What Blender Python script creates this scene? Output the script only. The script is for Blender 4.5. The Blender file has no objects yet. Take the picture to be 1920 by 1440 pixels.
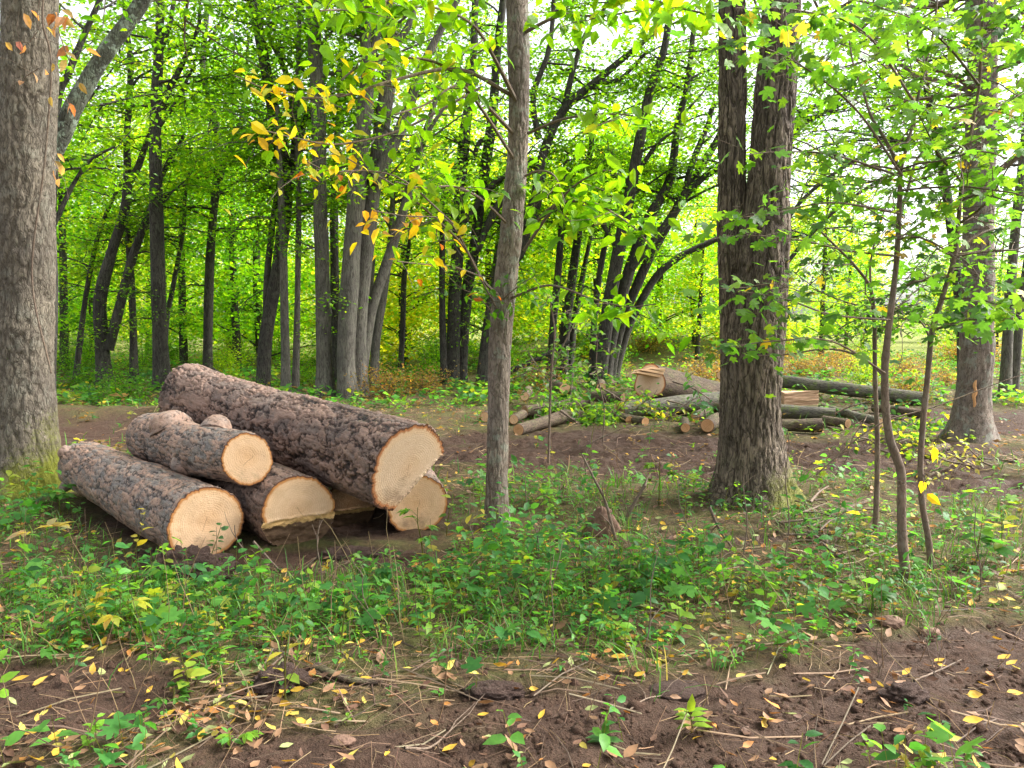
import bpy, math, random
import numpy as np
from mathutils import Vector, Matrix

R = math.radians
scn = bpy.context.scene
col = scn.collection

# ------------------------------------------------------------------ camera
FPX, HZ, CAMZ = 1478.0, 600.0, 1.6            # focal length and horizon in photo pixels (1920 wide), eye height in metres
TH = math.atan((720 - HZ) / FPX)
cam = bpy.data.cameras.new('camera'); cam.lens = FPX / 1920 * 36.0; cam.sensor_width = 36.0
cam.clip_start = 0.05; cam.clip_end = 1000
camo = bpy.data.objects.new('camera', cam); col.objects.link(camo)
camo.location = (0, 0, CAMZ); camo.rotation_euler = (math.pi / 2 - TH, 0, 0)
scn.camera = camo

# ------------------------------------------------------------------ sky, sun, exposure (overcast)
SUN_EL, SUN_AZ = R(46), R(78)
w = bpy.data.worlds.new('World'); scn.world = w; w.use_nodes = True
nt = w.node_tree; nt.nodes.clear()
sky = nt.nodes.new('ShaderNodeTexSky'); sky.sky_type = 'NISHITA'; sky.sun_disc = False
sky.sun_elevation = SUN_EL; sky.sun_rotation = SUN_AZ; sky.air_density = 1.0; sky.dust_density = 4.0; sky.ozone_density = 1.0
hs = nt.nodes.new('ShaderNodeHueSaturation'); hs.inputs['Saturation'].default_value = 0.22
bg = nt.nodes.new('ShaderNodeBackground'); bg.inputs['Strength'].default_value = 0.13
wo = nt.nodes.new('ShaderNodeOutputWorld')
nt.links.new(sky.outputs[0], hs.inputs['Color']); nt.links.new(hs.outputs[0], bg.inputs['Color']); nt.links.new(bg.outputs[0], wo.inputs['Surface'])
sun = bpy.data.lights.new('sun', 'SUN'); sun.energy = 2.9; sun.angle = R(35); sun.color = (1.0, 0.96, 0.9)
suno = bpy.data.objects.new('sun', sun); col.objects.link(suno)
suno.rotation_euler = Vector((math.sin(SUN_AZ) * math.cos(SUN_EL), math.cos(SUN_AZ) * math.cos(SUN_EL), math.sin(SUN_EL))).to_track_quat('Z', 'Y').to_euler()
vs = scn.view_settings; vs.view_transform = 'Standard'; vs.look = 'None'; vs.gamma = 1.0; vs.exposure = 1.85
scn.render.engine = 'CYCLES'
cy = scn.cycles
cy.max_bounces = 8; cy.diffuse_bounces = 6; cy.glossy_bounces = 2; cy.transmission_bounces = 4
cy.caustics_reflective = False; cy.caustics_refractive = False
cy.use_adaptive_sampling = True; cy.adaptive_threshold = 0.02
try:
    cy.use_denoising = True; cy.denoiser = 'OPENIMAGEDENOISE'; cy.denoising_prefilter = 'ACCURATE'
except Exception:
    pass

rng = np.random.default_rng(7)
random.seed(7)

# ------------------------------------------------------------------ numeric helpers
def W(px, py, d):                                # photo pixel at ground distance d -> world point
    a, b = (px - 960) / FPX, -(py - 720) / FPX
    v = np.array([a, math.cos(TH) + b * math.sin(TH), -math.sin(TH) + b * math.cos(TH)])
    return np.array([0, 0, CAMZ]) + v * (d / v[1])
def gd(py): return CAMZ * FPX / (py - HZ)        # ground distance of a pixel row (flat ground, good enough here)
def G(px, py):
    d = gd(py); return np.array([(px - 960) / FPX * d, d])

def _hash(ix, iy, iz, seed):
    h = (ix.astype(np.int64) * 374761393 + iy.astype(np.int64) * 668265263 + iz.astype(np.int64) * 2147483647 + seed * 974634777) & 0xFFFFFFFF
    h = ((h ^ (h >> 13)) * 1274126177) & 0xFFFFFFFF
    h = ((h ^ (h >> 16)) * 2246822519) & 0xFFFFFFFF
    return ((h ^ (h >> 15)) & 0xFFFFFF) / float(0xFFFFFF)
def vnoise(P, seed=0):
    P = np.asarray(P, float); i = np.floor(P); f = P - i; f = f * f * (3 - 2 * f); i = i.astype(np.int64)
    r = 0
    for dx in (0, 1):
        for dy in (0, 1):
            for dz in (0, 1):
                wgt = (f[:, 0] if dx else 1 - f[:, 0]) * (f[:, 1] if dy else 1 - f[:, 1]) * (f[:, 2] if dz else 1 - f[:, 2])
                r = r + wgt * _hash(i[:, 0] + dx, i[:, 1] + dy, i[:, 2] + dz, seed)
    return r * 2 - 1
def fbm(P, o=4, seed=0, g=0.5):
    P = np.asarray(P, float); r = 0; a = 1.0; t = 0
    for k in range(o):
        r = r + a * vnoise(P * (2.03 ** k) + 17.3 * k, seed + k); t += a; a *= g
    return r / t
def worley(P, seed=0):                            # F1, F2 and a random value per cell
    P = np.asarray(P, float); i = np.floor(P).astype(np.int64)
    n = len(P); f1 = np.full(n, 9.0); f2 = np.full(n, 9.0); cid = np.zeros(n)
    for dx in (-1, 0, 1):
        for dy in (-1, 0, 1):
            for dz in (-1, 0, 1):
                c = i + np.array([dx, dy, dz]); a = [c[:, 0], c[:, 1], c[:, 2]]
                q = c + np.stack([_hash(*a, seed + 1), _hash(*a, seed + 2), _hash(*a, seed + 3)], 1)
                dd = np.sqrt(((P - q) ** 2).sum(1)); m = dd < f1
                f2 = np.where(m, f1, np.minimum(f2, dd)); cid = np.where(m, _hash(*a, seed + 9), cid); f1 = np.where(m, dd, f1)
    return f1, f2, cid
def sstep(a, b, x):
    t = np.clip((x - a) / (b - a), 0, 1); return t * t * (3 - 2 * t)
def nrm(v): return v / np.maximum(np.linalg.norm(v, axis=-1, keepdims=True), 1e-9)
def XY(a, b, z=0.0):
    a = np.asarray(a, float); return np.stack([a, np.asarray(b, float), np.full(a.shape, float(z))], 1)

# ------------------------------------------------------------------ mesh helpers
def mk(name, V, quads=None, tris=None, mats=(), parent=None, smooth=True, cols=None, attrs=None, midx=None):
    me = bpy.data.meshes.new(name)
    V = np.asarray(V, np.float32)
    nq = 0 if quads is None else len(quads); ntr = 0 if tris is None else len(tris)
    me.vertices.add(len(V)); me.vertices.foreach_set('co', V.ravel())
    lv = []
    if nq: lv.append(np.asarray(quads, np.int32).ravel())
    if ntr: lv.append(np.asarray(tris, np.int32).ravel())
    lv = np.concatenate(lv)
    me.loops.add(len(lv)); me.loops.foreach_set('vertex_index', lv)
    me.polygons.add(nq + ntr)
    me.polygons.foreach_set('loop_start', np.concatenate([np.arange(nq) * 4, nq * 4 + np.arange(ntr) * 3]).astype(np.int32))
    try: me.polygons.foreach_set('loop_total', np.concatenate([np.full(nq, 4), np.full(ntr, 3)]).astype(np.int32))
    except Exception: pass
    if midx is not None: me.polygons.foreach_set('material_index', np.asarray(midx, np.int32))
    me.polygons.foreach_set('use_smooth', np.full(nq + ntr, bool(smooth)))
    if cols is not None:
        a = me.attributes.new('col', 'FLOAT_COLOR', 'POINT')
        c4 = np.ones((len(V), 4), np.float32); c4[:, :3] = cols; a.data.foreach_set('color', c4.ravel())
    for k, v in (attrs or {}).items():
        a = me.attributes.new(k, 'FLOAT', 'POINT'); a.data.foreach_set('value', np.asarray(v, np.float32))
    for m in mats: me.materials.append(m)
    me.update(calc_edges=True)
    o = bpy.data.objects.new(name, me); col.objects.link(o)
    if parent is not None: o.parent = parent
    return o
def empty(name, loc=(0, 0, 0)):
    o = bpy.data.objects.new(name, None); col.objects.link(o); o.location = [float(v) for v in loc]; return o
def tag(o, label=None, cat=None, group=None, kind=None):
    if label and not kind and not 4 <= len(label.split()) <= 16: print('LABEL', len(label.split()), label)
    if label: o['label'] = label
    if cat: o['category'] = cat
    if group: o['group'] = group
    if kind: o['kind'] = kind
    return o
def copy_tree(o, loc=None, rz=None, sc=None, parent=None):
    c = o.copy(); col.objects.link(c)
    if parent is not None: c.parent = parent
    for ch in list(o.children): copy_tree(ch, parent=c)
    if loc is not None: c.location = [float(v) for v in loc]
    if rz is not None: c.rotation_euler = (0, 0, rz)
    if sc is not None: c.scale = (sc, sc, sc)
    return c

def resample(pts, rad, step):
    pts = np.asarray(pts, float); rad = np.asarray(rad, float); n = len(pts)
    P = np.vstack([2 * pts[0] - pts[1], pts, 2 * pts[-1] - pts[-2]])
    op, orr = [], []
    for i in range(n - 1):
        p0, p1, p2, p3 = P[i], P[i + 1], P[i + 2], P[i + 3]
        m = max(1, int(np.linalg.norm(p2 - p1) / step)); t = (np.arange(m) / m)[:, None]
        op.append(0.5 * (2 * p1 + (p2 - p0) * t + (2 * p0 - 5 * p1 + 4 * p2 - p3) * t ** 2 + (3 * p1 - p0 - 3 * p2 + p3) * t ** 3))
        orr.append(rad[i] + (rad[i + 1] - rad[i]) * t[:, 0])
    op.append(pts[-1:]); orr.append(rad[-1:])
    return np.vstack(op), np.concatenate(orr)
def frames(P):
    T = nrm(np.gradient(P, axis=0))
    a = np.array([1.0, 0, 0]) if abs(T[0][0]) < 0.8 else np.array([0, 1.0, 0])
    u = nrm(a - T[0] * a.dot(T[0])); U = []
    for t in T:
        u = u - t * u.dot(t); u = u / max(np.linalg.norm(u), 1e-9); U.append(u)
    U = np.array(U); return T, U, np.cross(T, U)
def tube(pts, rad, seg=8, step=0.1, disp=None, cap=False):
    """verts, quads, tris of a tube; disp(V, theta, v, r) -> radial offset"""
    P, r = resample(pts, rad, step); T, U, B = frames(P); n = len(P)
    th = np.linspace(0, 2 * math.pi, seg, endpoint=False)
    N = U[:, None] * np.cos(th)[None, :, None] + B[:, None] * np.sin(th)[None, :, None]
    V = P[:, None] + N * r[:, None, None]
    ex = None
    if disp is not None:
        vv = np.concatenate([[0], np.cumsum(np.linalg.norm(np.diff(P, axis=0), axis=1))])
        out = disp(V.reshape(-1, 3), np.tile(th, n), np.repeat(vv, seg), np.repeat(r, seg))
        if isinstance(out, tuple): out, ex = out
        V = V + N * out.reshape(n, seg, 1)
    i = np.arange(n - 1)[:, None] * seg; j = np.arange(seg)[None, :]; j2 = (j + 1) % seg
    q = np.stack([i + j, i + j2, i + seg + j2, i + seg + j], -1).reshape(-1, 4)
    V = V.reshape(-1, 3); tr = None
    if cap:
        V = np.vstack([V, P[:1], P[-1:]]); k = len(V) - 2; jj = np.arange(seg); jn = (jj + 1) % seg; e = (n - 1) * seg
        tr = np.vstack([np.stack([np.full(seg, k), jn, jj], 1), np.stack([np.full(seg, k + 1), e + jj, e + jn], 1)])
        if ex is not None: ex = np.concatenate([ex, [0.5, 0.5]])
    return V, q, tr, ex
class Acc:                                          # collects tubes and leaves into one mesh
    def __init__(s): s.V = []; s.Q = []; s.T = []; s.C = []; s.qm = []; s.tm = []; s.n = 0
    def add(s, V, q=None, t=None, c=(0.1, 0.1, 0.1), m=0):
        V = np.asarray(V); s.V.append(V)
        c = np.asarray(c, float); s.C.append(np.broadcast_to(c, (len(V), 3)) if c.ndim == 1 else c)
        if q is not None and len(q): s.Q.append(q + s.n); s.qm.append(np.full(len(q), m))
        if t is not None and len(t): s.T.append(t + s.n); s.tm.append(np.full(len(t), m))
        s.n += len(V)
    def tube(s, pts, rad, seg=5, step=0.15, c=(0.1, 0.1, 0.1), m=0):
        V, q, t, _ = tube(pts, rad, seg, step); s.add(V, q, None, c, m)
    def leaves(s, tpl, P, D, N, S, C, Wd=1.0, m=0):
        V, t, c = leafset(tpl, P, D, N, S, C, Wd); s.add(V, None, t, c, m)
    def build(s, name, mats, parent=None, smooth=True):
        Q = np.vstack(s.Q) if s.Q else None; T = np.vstack(s.T) if s.T else None
        mi = np.concatenate(s.qm + s.tm)
        return mk(name, np.vstack(s.V), Q, T, mats, parent, smooth, np.vstack(s.C), None, mi)

# leaf templates: x along, y across, z up
T4 = (np.array([[0, 0, 0], [.42, .29, .06], [1, 0, -.08], [.42, -.29, .06]]), np.array([[0, 2, 1], [0, 3, 2]]))
T8 = (np.array([[0, 0, 0], [.33, 0, .0], [.68, 0, -.05], [1, 0, -.16], [.22, .2, .07], [.58, .21, .03], [.22, -.2, .07], [.58, -.21, .03]]),
      np.array([[0, 1, 4], [1, 2, 5], [1, 5, 4], [2, 3, 5], [0, 6, 1], [1, 6, 7], [1, 7, 2], [2, 7, 3]]))
_o = np.array([[0, 0], [.0, -.2], [.1, -.44], [.27, -.26], [.5, -.5], [.72, -.46], [.58, -.17], [.8, -.16], [1, 0], [.8, .16], [.58, .17], [.72, .46], [.5, .5], [.27, .26], [.1, .44], [.0, .2]])
TM = (np.vstack([np.c_[_o, -.12 * (_o[:, 0] - .3) ** 2 - .22 * _o[:, 1] ** 2 + .03], [[.36, 0, 0.02]]]), np.array([[16, i, (i + 1) % 16] for i in range(16)]))
TC = (np.array([[0, 0, .0], [.33, 0, .02], [.68, 0, .04], [1, 0, .16], [.22, .19, .10], [.58, .2, .16], [.22, -.2, .05], [.58, -.17, .02]]), T8[1])  # curled dry leaf
def leafset(tpl, P, D, N, S, C, Wd=1.0):
    tv, tf = tpl; n = len(P); k = len(tv)
    D = nrm(D); Y = nrm(np.cross(N, D)); Z = np.cross(D, Y)
    S = np.broadcast_to(np.asarray(S, float), (n,)); Wd = np.broadcast_to(np.asarray(Wd, float), (n,))
    V = P[:, None] + S[:, None, None] * (tv[None, :, 0:1] * D[:, None] + (tv[None, :, 1:2] * Wd[:, None, None]) * Y[:, None] + tv[None, :, 2:3] * Z[:, None])
    t = (tf[None] + (np.arange(n) * k)[:, None, None]).reshape(-1, 3)
    C = np.broadcast_to(np.asarray(C, float), (n, 3))
    return V.reshape(-1, 3), t, np.repeat(C, k, 0)
def rdir(n, tilt=0.3):                                # mostly horizontal leaf directions
    a = rng.uniform(0, 2 * math.pi, n); return np.stack([np.cos(a), np.sin(a), rng.normal(-.25, tilt, n)], 1)
def rnorm(n, s=0.5): return nrm(np.array([0, 0, 1.0]) + rng.normal(0, s, (n, 3)))
def pick(pal, n, wts=None, var=0.16):
    pal = np.asarray(pal, float); i = rng.choice(len(pal), n, p=None if wts is None else np.asarray(wts) / np.sum(wts))
    return np.clip(pal[i] * (1 + rng.normal(0, var, (n, 1))) * (1 + rng.normal(0, .05, (n, 3))), .004, .9)

# ------------------------------------------------------------------ materials
class NT:
    def __init__(s, name):
        s.m = bpy.data.materials.new(name); s.m.use_nodes = True; s.t = s.m.node_tree; s.t.nodes.clear()
        s.out = s.n('ShaderNodeOutputMaterial')
    def n(s, ty, **kw):
        x = s.t.nodes.new(ty)
        for k, v in kw.items():
            if k.startswith('_'): setattr(x, k[1:], v)
            else:
                key = k.replace('__', ' ')
                x.inputs[key].default_value = v
        return x
    def l(s, a, b): s.t.links.new(a, b)
    def noise(s, vec, scale, detail=4, rough=.55, out='Fac'):
        x = s.n('ShaderNodeTexNoise'); x.inputs['Scale'].default_value = scale; x.inputs['Detail'].default_value = detail; x.inputs['Roughness'].default_value = rough
        if vec is not None: s.l(vec, x.inputs['Vector'])
        return x.outputs[out]
    def ramp(s, f, stops):
        x = s.n('ShaderNodeValToRGB'); e = x.color_ramp.elements
        while len(e) < len(stops): e.new(0.5)
        for a, (p, c) in zip(e, stops): a.position = p; a.color = (*c, 1) if len(c) == 3 else c
        s.l(f, x.inputs[0]); return x.outputs[0]
    def mix(s, f, a, b, mode='MIX'):
        x = s.n('ShaderNodeMix', _data_type='RGBA', _blend_type=mode)
        for sock, v in ((x.inputs[0], f), (x.inputs[6], a), (x.inputs[7], b)):
            if hasattr(v, 'links'): s.l(v, sock)
            elif isinstance(v, (int, float)): sock.default_value = v
            else: sock.default_value = (*v, 1) if len(v) == 3 else v
        return x.outputs[2]
    def math(s, op, a, b=0.0, c=0.0):
        x = s.n('ShaderNodeMath', _operation=op)
        for k, v in enumerate((a, b, c)):
            if hasattr(v, 'links'): s.l(v, x.inputs[k])
            else: x.inputs[k].default_value = v
        return x.outputs[0]
    def map(s, vec, scale, loc=(0, 0, 0)):
        x = s.n('ShaderNodeMapping'); x.inputs['Scale'].default_value = scale; x.inputs['Location'].default_value = loc; s.l(vec, x.inputs[0]); return x.outputs[0]
    def attr(s, name, out='Fac'):
        x = s.n('ShaderNodeAttribute', _attribute_name=name); return x.outputs[out]
    def obj(s): return s.n('ShaderNodeTexCoord').outputs['Object']
    def bump(s, h, dist, strength=1.0, normal=None):
        x = s.n('ShaderNodeBump'); x.inputs['Strength'].default_value = strength; x.inputs['Distance'].default_value = dist; s.l(h, x.inputs['Height'])
        if normal is not None: s.l(normal, x.inputs['Normal'])
        return x.outputs[0]
    def pbr(s, colr, rough=.8, normal=None, spec=.3):
        p = s.n('ShaderNodeBsdfPrincipled')
        for k, v in (('Base Color', colr), ('Roughness', rough), ('Specular IOR Level', spec)):
            if hasattr(v, 'links'): s.l(v, p.inputs[k])
            else: p.inputs[k].default_value = (*v, 1) if isinstance(v, tuple) else v
        if normal is not None: s.l(normal, p.inputs['Normal'])
        return p.outputs[0]
    def done(s, sh): s.l(sh, s.out.inputs[0]); return s.m

def leaf_mat(name, trans=0.5, rough=.42, spec=.35, gain=(1.5, 1.35, .6)):
    a = NT(name); c = a.attr('col', 'Color')
    nz = a.noise(a.obj(), 35, 2); c2 = a.mix(.35, c, a.mix(1.0, c, a.ramp(nz, [(.3, (.55, .6, .6)), (.7, (1.4, 1.3, 1.2))]), 'MULTIPLY'))
    p = a.pbr(c2, rough, None, spec)
    tr = a.n('ShaderNodeBsdfTranslucent'); a.l(a.mix(1.0, c2, gain, 'MULTIPLY'), tr.inputs[0])
    mx = a.n('ShaderNodeMixShader'); mx.inputs[0].default_value = trans; a.l(p, mx.inputs[1]); a.l(tr.outputs[0], mx.inputs[2])
    return a.done(mx.outputs[0])
M_LEAF = leaf_mat('green leaf', .6, .42, .35, (1.85, 1.65, .6)); M_DRY = leaf_mat('dry leaf', .25, .6, .25, (1.2, 1.0, .7)); M_GRASS = leaf_mat('grass blade', .35, .5)

def bark(name, base, light, dark, scale=22, stretch=.22, dist=.012, axis=2, patch=None, patch_amt=.5, moss=0.0, fine=1.0, useattr=False, lich=0.0, mup=-.15):
    a = NT(name); o = a.obj()
    sc = [1, 1, 1]; sc[axis] = stretch
    wob = a.noise(o, 5, 3, out='Color')
    vec = a.n('ShaderNodeVectorMath', _operation='MULTIPLY_ADD'); a.l(wob, vec.inputs[0]); vec.inputs[1].default_value = (.07, .07, .07); a.l(o, vec.inputs[2])
    v = a.map(vec.outputs[0], tuple(sc))
    ra = a.math('ABSOLUTE', a.math('SUBTRACT', a.noise(v, scale * .8, 2, .5), .5)); rb = a.math('ABSOLUTE', a.math('SUBTRACT', a.noise(v, scale * 1.9, 2, .5), .5))
    crack = a.math('MULTIPLY', a.ramp(ra, [(.0, (.1, .1, .1)), (.055, (1, 1, 1))]), a.ramp(rb, [(.0, (.45, .45, .45)), (.05, (1, 1, 1))]))
    n1 = a.noise(v, scale * 2.2, 5, .65); n2 = a.noise(o, 2.6, 4, .6)
    body = a.mix(n1, base, light)
    big = a.mix(a.ramp(n2, [(.38, (0, 0, 0)), (.62, (1, 1, 1))]), body, a.mix(1.0, body, (.62, .62, .66), 'MULTIPLY'))
    if patch: big = a.mix(a.math('MULTIPLY', a.ramp(a.noise(o, 7, 4, .7), [(.5, (0, 0, 0)), (.62, (1, 1, 1))]), patch_amt), big, patch)
    c = a.mix(crack, dark, big)
    if useattr: c = a.mix(a.attr('crack'), c, a.mix(.6, c, dark))
    if lich: c = a.mix(a.math('MULTIPLY', a.ramp(a.noise(o, 9, 5, .7), [(.54, (0, 0, 0)), (.6, (1, 1, 1))]), lich), c, (.34, .42, .34))
    if moss:
        sx = a.n('ShaderNodeSeparateXYZ'); a.l(o, sx.inputs[0])
        f = a.math('ADD', a.math('MULTIPLY', sx.outputs[2], -1.15), a.math('MULTIPLY_ADD', a.noise(o, 3.5, 5, .7), 1.6, mup))
        f = a.math('ADD', f, a.math('MULTIPLY', sx.outputs[0], 1.1)); f = a.math('ADD', f, a.math('MULTIPLY_ADD', a.noise(o, 40, 3, .7), .9, -.45))
        c = a.mix(a.math('MULTIPLY', a.ramp(f, [(.35, (0, 0, 0)), (.95, (1, 1, 1))]), moss), c, a.mix(a.noise(o, 60, 3), (.085, .10, .012), (.19, .20, .02)))
    h = a.math('ADD', a.math('MULTIPLY', crack, .75), a.math('MULTIPLY', n1, .5 * fine))
    return a.done(a.pbr(c, .82, a.bump(h, dist), .25))
B_LEFT = bark('grey furrowed bark', (.15, .125, .092), (.31, .265, .205), (.075, .06, .045), 34, .30, .008, 2, (.26, .27, .22), .3, 1.0, useattr=True, mup=.12)
B_SLIM = bark('pale brown bark', (.20, .155, .118), (.38, .31, .25), (.09, .068, .052), 46, .22, .006, 2, (.22, .21, .19), .3, 0, useattr=True, lich=.25)
B_ASH = bark('deep ridged brown bark', (.15, .115, .085), (.30, .235, .175), (.035, .026, .020), 30, .16, .012, 2, (.13, .12, .07), .3, .8, useattr=True)
B_MID = bark('dark grey bark', (.045, .04, .034), (.11, .10, .082), (.018, .015, .013), 26, .14, .012, 2, (.12, .13, .09), .35)
B_PALE = bark('grey bark', (.12, .11, .09), (.22, .20, .165), (.05, .043, .036), 26, .12, .01, 2, (.16, .17, .12), .4)
B_LICH = bark('lichened grey bark', (.10, .105, .08), (.19, .20, .155), (.05, .05, .04), 24, .35, .008, 2, (.27, .32, .24), .8, lich=.8)
B_TWIG = bark('smooth twig bark', (.15, .105, .075), (.25, .185, .135), (.10, .07, .05), 40, .3, .002, 2, (.2, .2, .17), .3)
B_LOG = bark('brown log bark', (.11, .075, .05), (.22, .16, .11), (.03, .02, .015), 40, .2, .006, 0, (.14, .15, .06), .5)
B_MOSSLOG = bark('mossy grey log bark', (.13, .12, .09), (.24, .22, .17), (.04, .035, .028), 36, .15, .006, 0, (.12, .17, .03), .75)

def pine(name, c1, c2, c3, edge, dark, amt):
    a = NT(name); o = a.obj(); cell = a.attr('cell'); crack = a.attr('crack')
    fl = a.noise(a.map(o, (.35, 1, 1)), 30, 5, .7); fine = a.noise(a.map(o, (.5, 1, 1)), 110, 4, .7); big = a.noise(o, 3.5, 4, .6)
    c = a.mix(a.ramp(fl, [(.35, (0, 0, 0)), (.65, (1, 1, 1))]), c1, c2)
    c = a.mix(a.math('MULTIPLY', a.ramp(a.math('MULTIPLY_ADD', big, .8, a.math('MULTIPLY', cell, .5)), [(.52, (0, 0, 0)), (.72, (1, 1, 1))]), amt), c, c3)
    c = a.mix(a.math('MULTIPLY', a.ramp(fine, [(.45, (0, 0, 0)), (.7, (1, 1, 1))]), .35), c, a.mix(1.0, c, (1.5, 1.45, 1.4), 'MULTIPLY'))
    c = a.mix(a.math('MULTIPLY', a.ramp(fl, [(.30, (1, 1, 1)), (.42, (0, 0, 0))]), .6), c, edge)
    c = a.mix(a.ramp(crack, [(.3, (0, 0, 0)), (.75, (1, 1, 1))]), c, edge)
    c = a.mix(a.ramp(crack, [(.78, (0, 0, 0)), (1.0, (1, 1, 1))]), c, dark)
    c = a.mix(1.0, c, a.ramp(cell, [(.15, (.62, .62, .66)), (.85, (1.25, 1.2, 1.18))]), 'MULTIPLY')
    return a.done(a.pbr(c, .62, a.bump(a.math('ADD', fl, a.math('MULTIPLY', fine, .4)), .012), .4))
B_PINE = pine('reddish pine bark', (.125, .085, .066), (.27, .205, .168), (.245, .145, .105), (.075, .044, .032), (.014, .009, .007), .42)
B_PINE_GREY = pine('grey pink pine bark', (.145, .125, .106), (.30, .268, .235), (.32, .18, .115), (.085, .06, .048), (.022, .016, .013), .6)

def cut_mat(name, c1, c2, rim, rot=False):
    a = NT(name); o = a.obj()
    rad = a.attr('rad'); fr = a.attr('frac')
    n1 = a.noise(o, 6, 4, .6); n2 = a.noise(o, 90, 3, .7)
    ph = a.math('MULTIPLY_ADD', n1, 5.0, a.math('MULTIPLY', rad, 430.0))
    ring = a.math('MULTIPLY_ADD', a.math('SINE', ph), .5, .5)
    big = a.math('MULTIPLY_ADD', a.math('SINE', a.math('MULTIPLY_ADD', n1, 3.0, a.math('MULTIPLY', rad, 95.0))), .5, .5)
    c = a.mix(n1, c1, c2)
    c = a.mix(a.math('MULTIPLY', ring, .11), c, a.mix(1.0, c, (.62, .48, .36), 'MULTIPLY'))
    c = a.mix(a.math('MULTIPLY', big, .09), c, a.mix(1.0, c, (.78, .62, .45), 'MULTIPLY'))
    sd = a.attr('turn'); sx = a.n('ShaderNodeSeparateXYZ'); a.l(o, sx.inputs[0]); cs, sn = a.math('COSINE', sd), a.math('SINE', sd)
    u = a.math('ADD', a.math('MULTIPLY', sx.outputs[1], cs), a.math('MULTIPLY', sx.outputs[2], sn)); v = a.math('SUBTRACT', a.math('MULTIPLY', sx.outputs[2], cs), a.math('MULTIPLY', sx.outputs[1], sn))
    cb = a.n('ShaderNodeCombineXYZ'); a.l(u, cb.inputs[1]); a.l(v, cb.inputs[2]); uv = cb.outputs[0]
    st = a.noise(a.map(uv, (1, 3, 42)), 5, 4, .7)
    c = a.mix(a.math('MULTIPLY', a.ramp(st, [(.5, (0, 0, 0)), (.66, (1, 1, 1))]), .40), c, a.mix(1.0, c, (.66, .53, .42), 'MULTIPLY'))
    c = a.mix(a.math('MULTIPLY', a.ramp(n2, [(.58, (0, 0, 0)), (.7, (1, 1, 1))]), .3), c, (.84, .68, .44))
    heart = a.ramp(a.math('MULTIPLY_ADD', n1, .10, rad), [(.05, (1, 1, 1)), (.19, (0, 0, 0))]); c = a.mix(a.math('MULTIPLY', heart, .38), c, a.mix(1.0, c, (.86, .66, .46), 'MULTIPLY'))
    wv = a.math('MULTIPLY_ADD', n1, .05, -.025)
    for k1, off, lo, hi, wd in ((0, .012, -.05, .05, .003),):    # drying cracks
        p, q = (u, v) if k1 == 0 else (v, u)
        line = a.ramp(a.math('ABSOLUTE', a.math('ADD', a.math('ADD', p, wv), -off)), [(0, (1, 1, 1)), (wd, (0, 0, 0))]); rng_ = a.math('MULTIPLY', a.math('GREATER_THAN', q, lo), a.math('LESS_THAN', q, hi))
        c = a.mix(a.math('MULTIPLY', a.math('MULTIPLY', line, rng_), .55), c, (.20, .09, .035))
    dirt = a.ramp(a.math('MULTIPLY_ADD', sx.outputs[2], -1.6, a.noise(o, 11, 5, .75)), [(.64, (0, 0, 0)), (.9, (1, 1, 1))]); c = a.mix(a.math('MULTIPLY', dirt, .65), c, (.20, .12, .07))
    f2 = a.math('ADD', fr, a.math('MULTIPLY_ADD', n1, .10, -.05))
    c = a.mix(a.math('MULTIPLY', a.ramp(f2, [(.74, (0, 0, 0)), (.90, (1, 1, 1))]), .35), c, (.80, .50, .26))
    c = a.mix(a.ramp(f2, [(.88, (0, 0, 0)), (.93, (1, 1, 1))]), c, rim)
    c = a.mix(a.ramp(f2, [(.955, (0, 0, 0)), (.975, (1, 1, 1))]), c, (.13, .055, .03))
    if rot:
        rt = a.attr('rot'); r2 = a.math('ADD', rt, a.math('MULTIPLY_ADD', a.noise(a.map(o, (1, 1, 3)), 16, 5, .75), .8, -.4))
        dk = a.mix(a.noise(a.map(o, (1, 1, 7)), 14, 5, .75), (.012, .008, .005), (.17, .10, .055))
        c = a.mix(a.ramp(r2, [(.18, (0, 0, 0)), (.30, (1, 1, 1))]), c, a.mix(n2, (.50, .27, .08), (.78, .55, .26)))
        c = a.mix(a.ramp(r2, [(.50, (0, 0, 0)), (.62, (1, 1, 1))]), c, dk)
    h = a.math('ADD', a.math('MULTIPLY', ring, .11), a.math('MULTIPLY_ADD', n2, .8, a.math('MULTIPLY', st, .6)))
    return a.done(a.pbr(c, .75, a.bump(h, .004), .2))
CUT = cut_mat('fresh cut wood', (.70, .455, .27), (.79, .56, .36), (.50, .22, .075))
CUT_GREY = cut_mat('pinkish cut wood', (.58, .405, .275), (.70, .52, .37), (.42, .17, .07))
CUT_ROT = cut_mat('half rotten cut wood', (.68, .45, .27), (.78, .56, .36), (.50, .22, .07), True)
CUT_RED = cut_mat('brown cut wood', (.50, .28, .13), (.62, .38, .20), (.34, .15, .06))
CUT_DULL = cut_mat('dull weathered cut wood', (.20, .12, .065), (.33, .21, .12), (.13, .07, .04), True)

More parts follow.
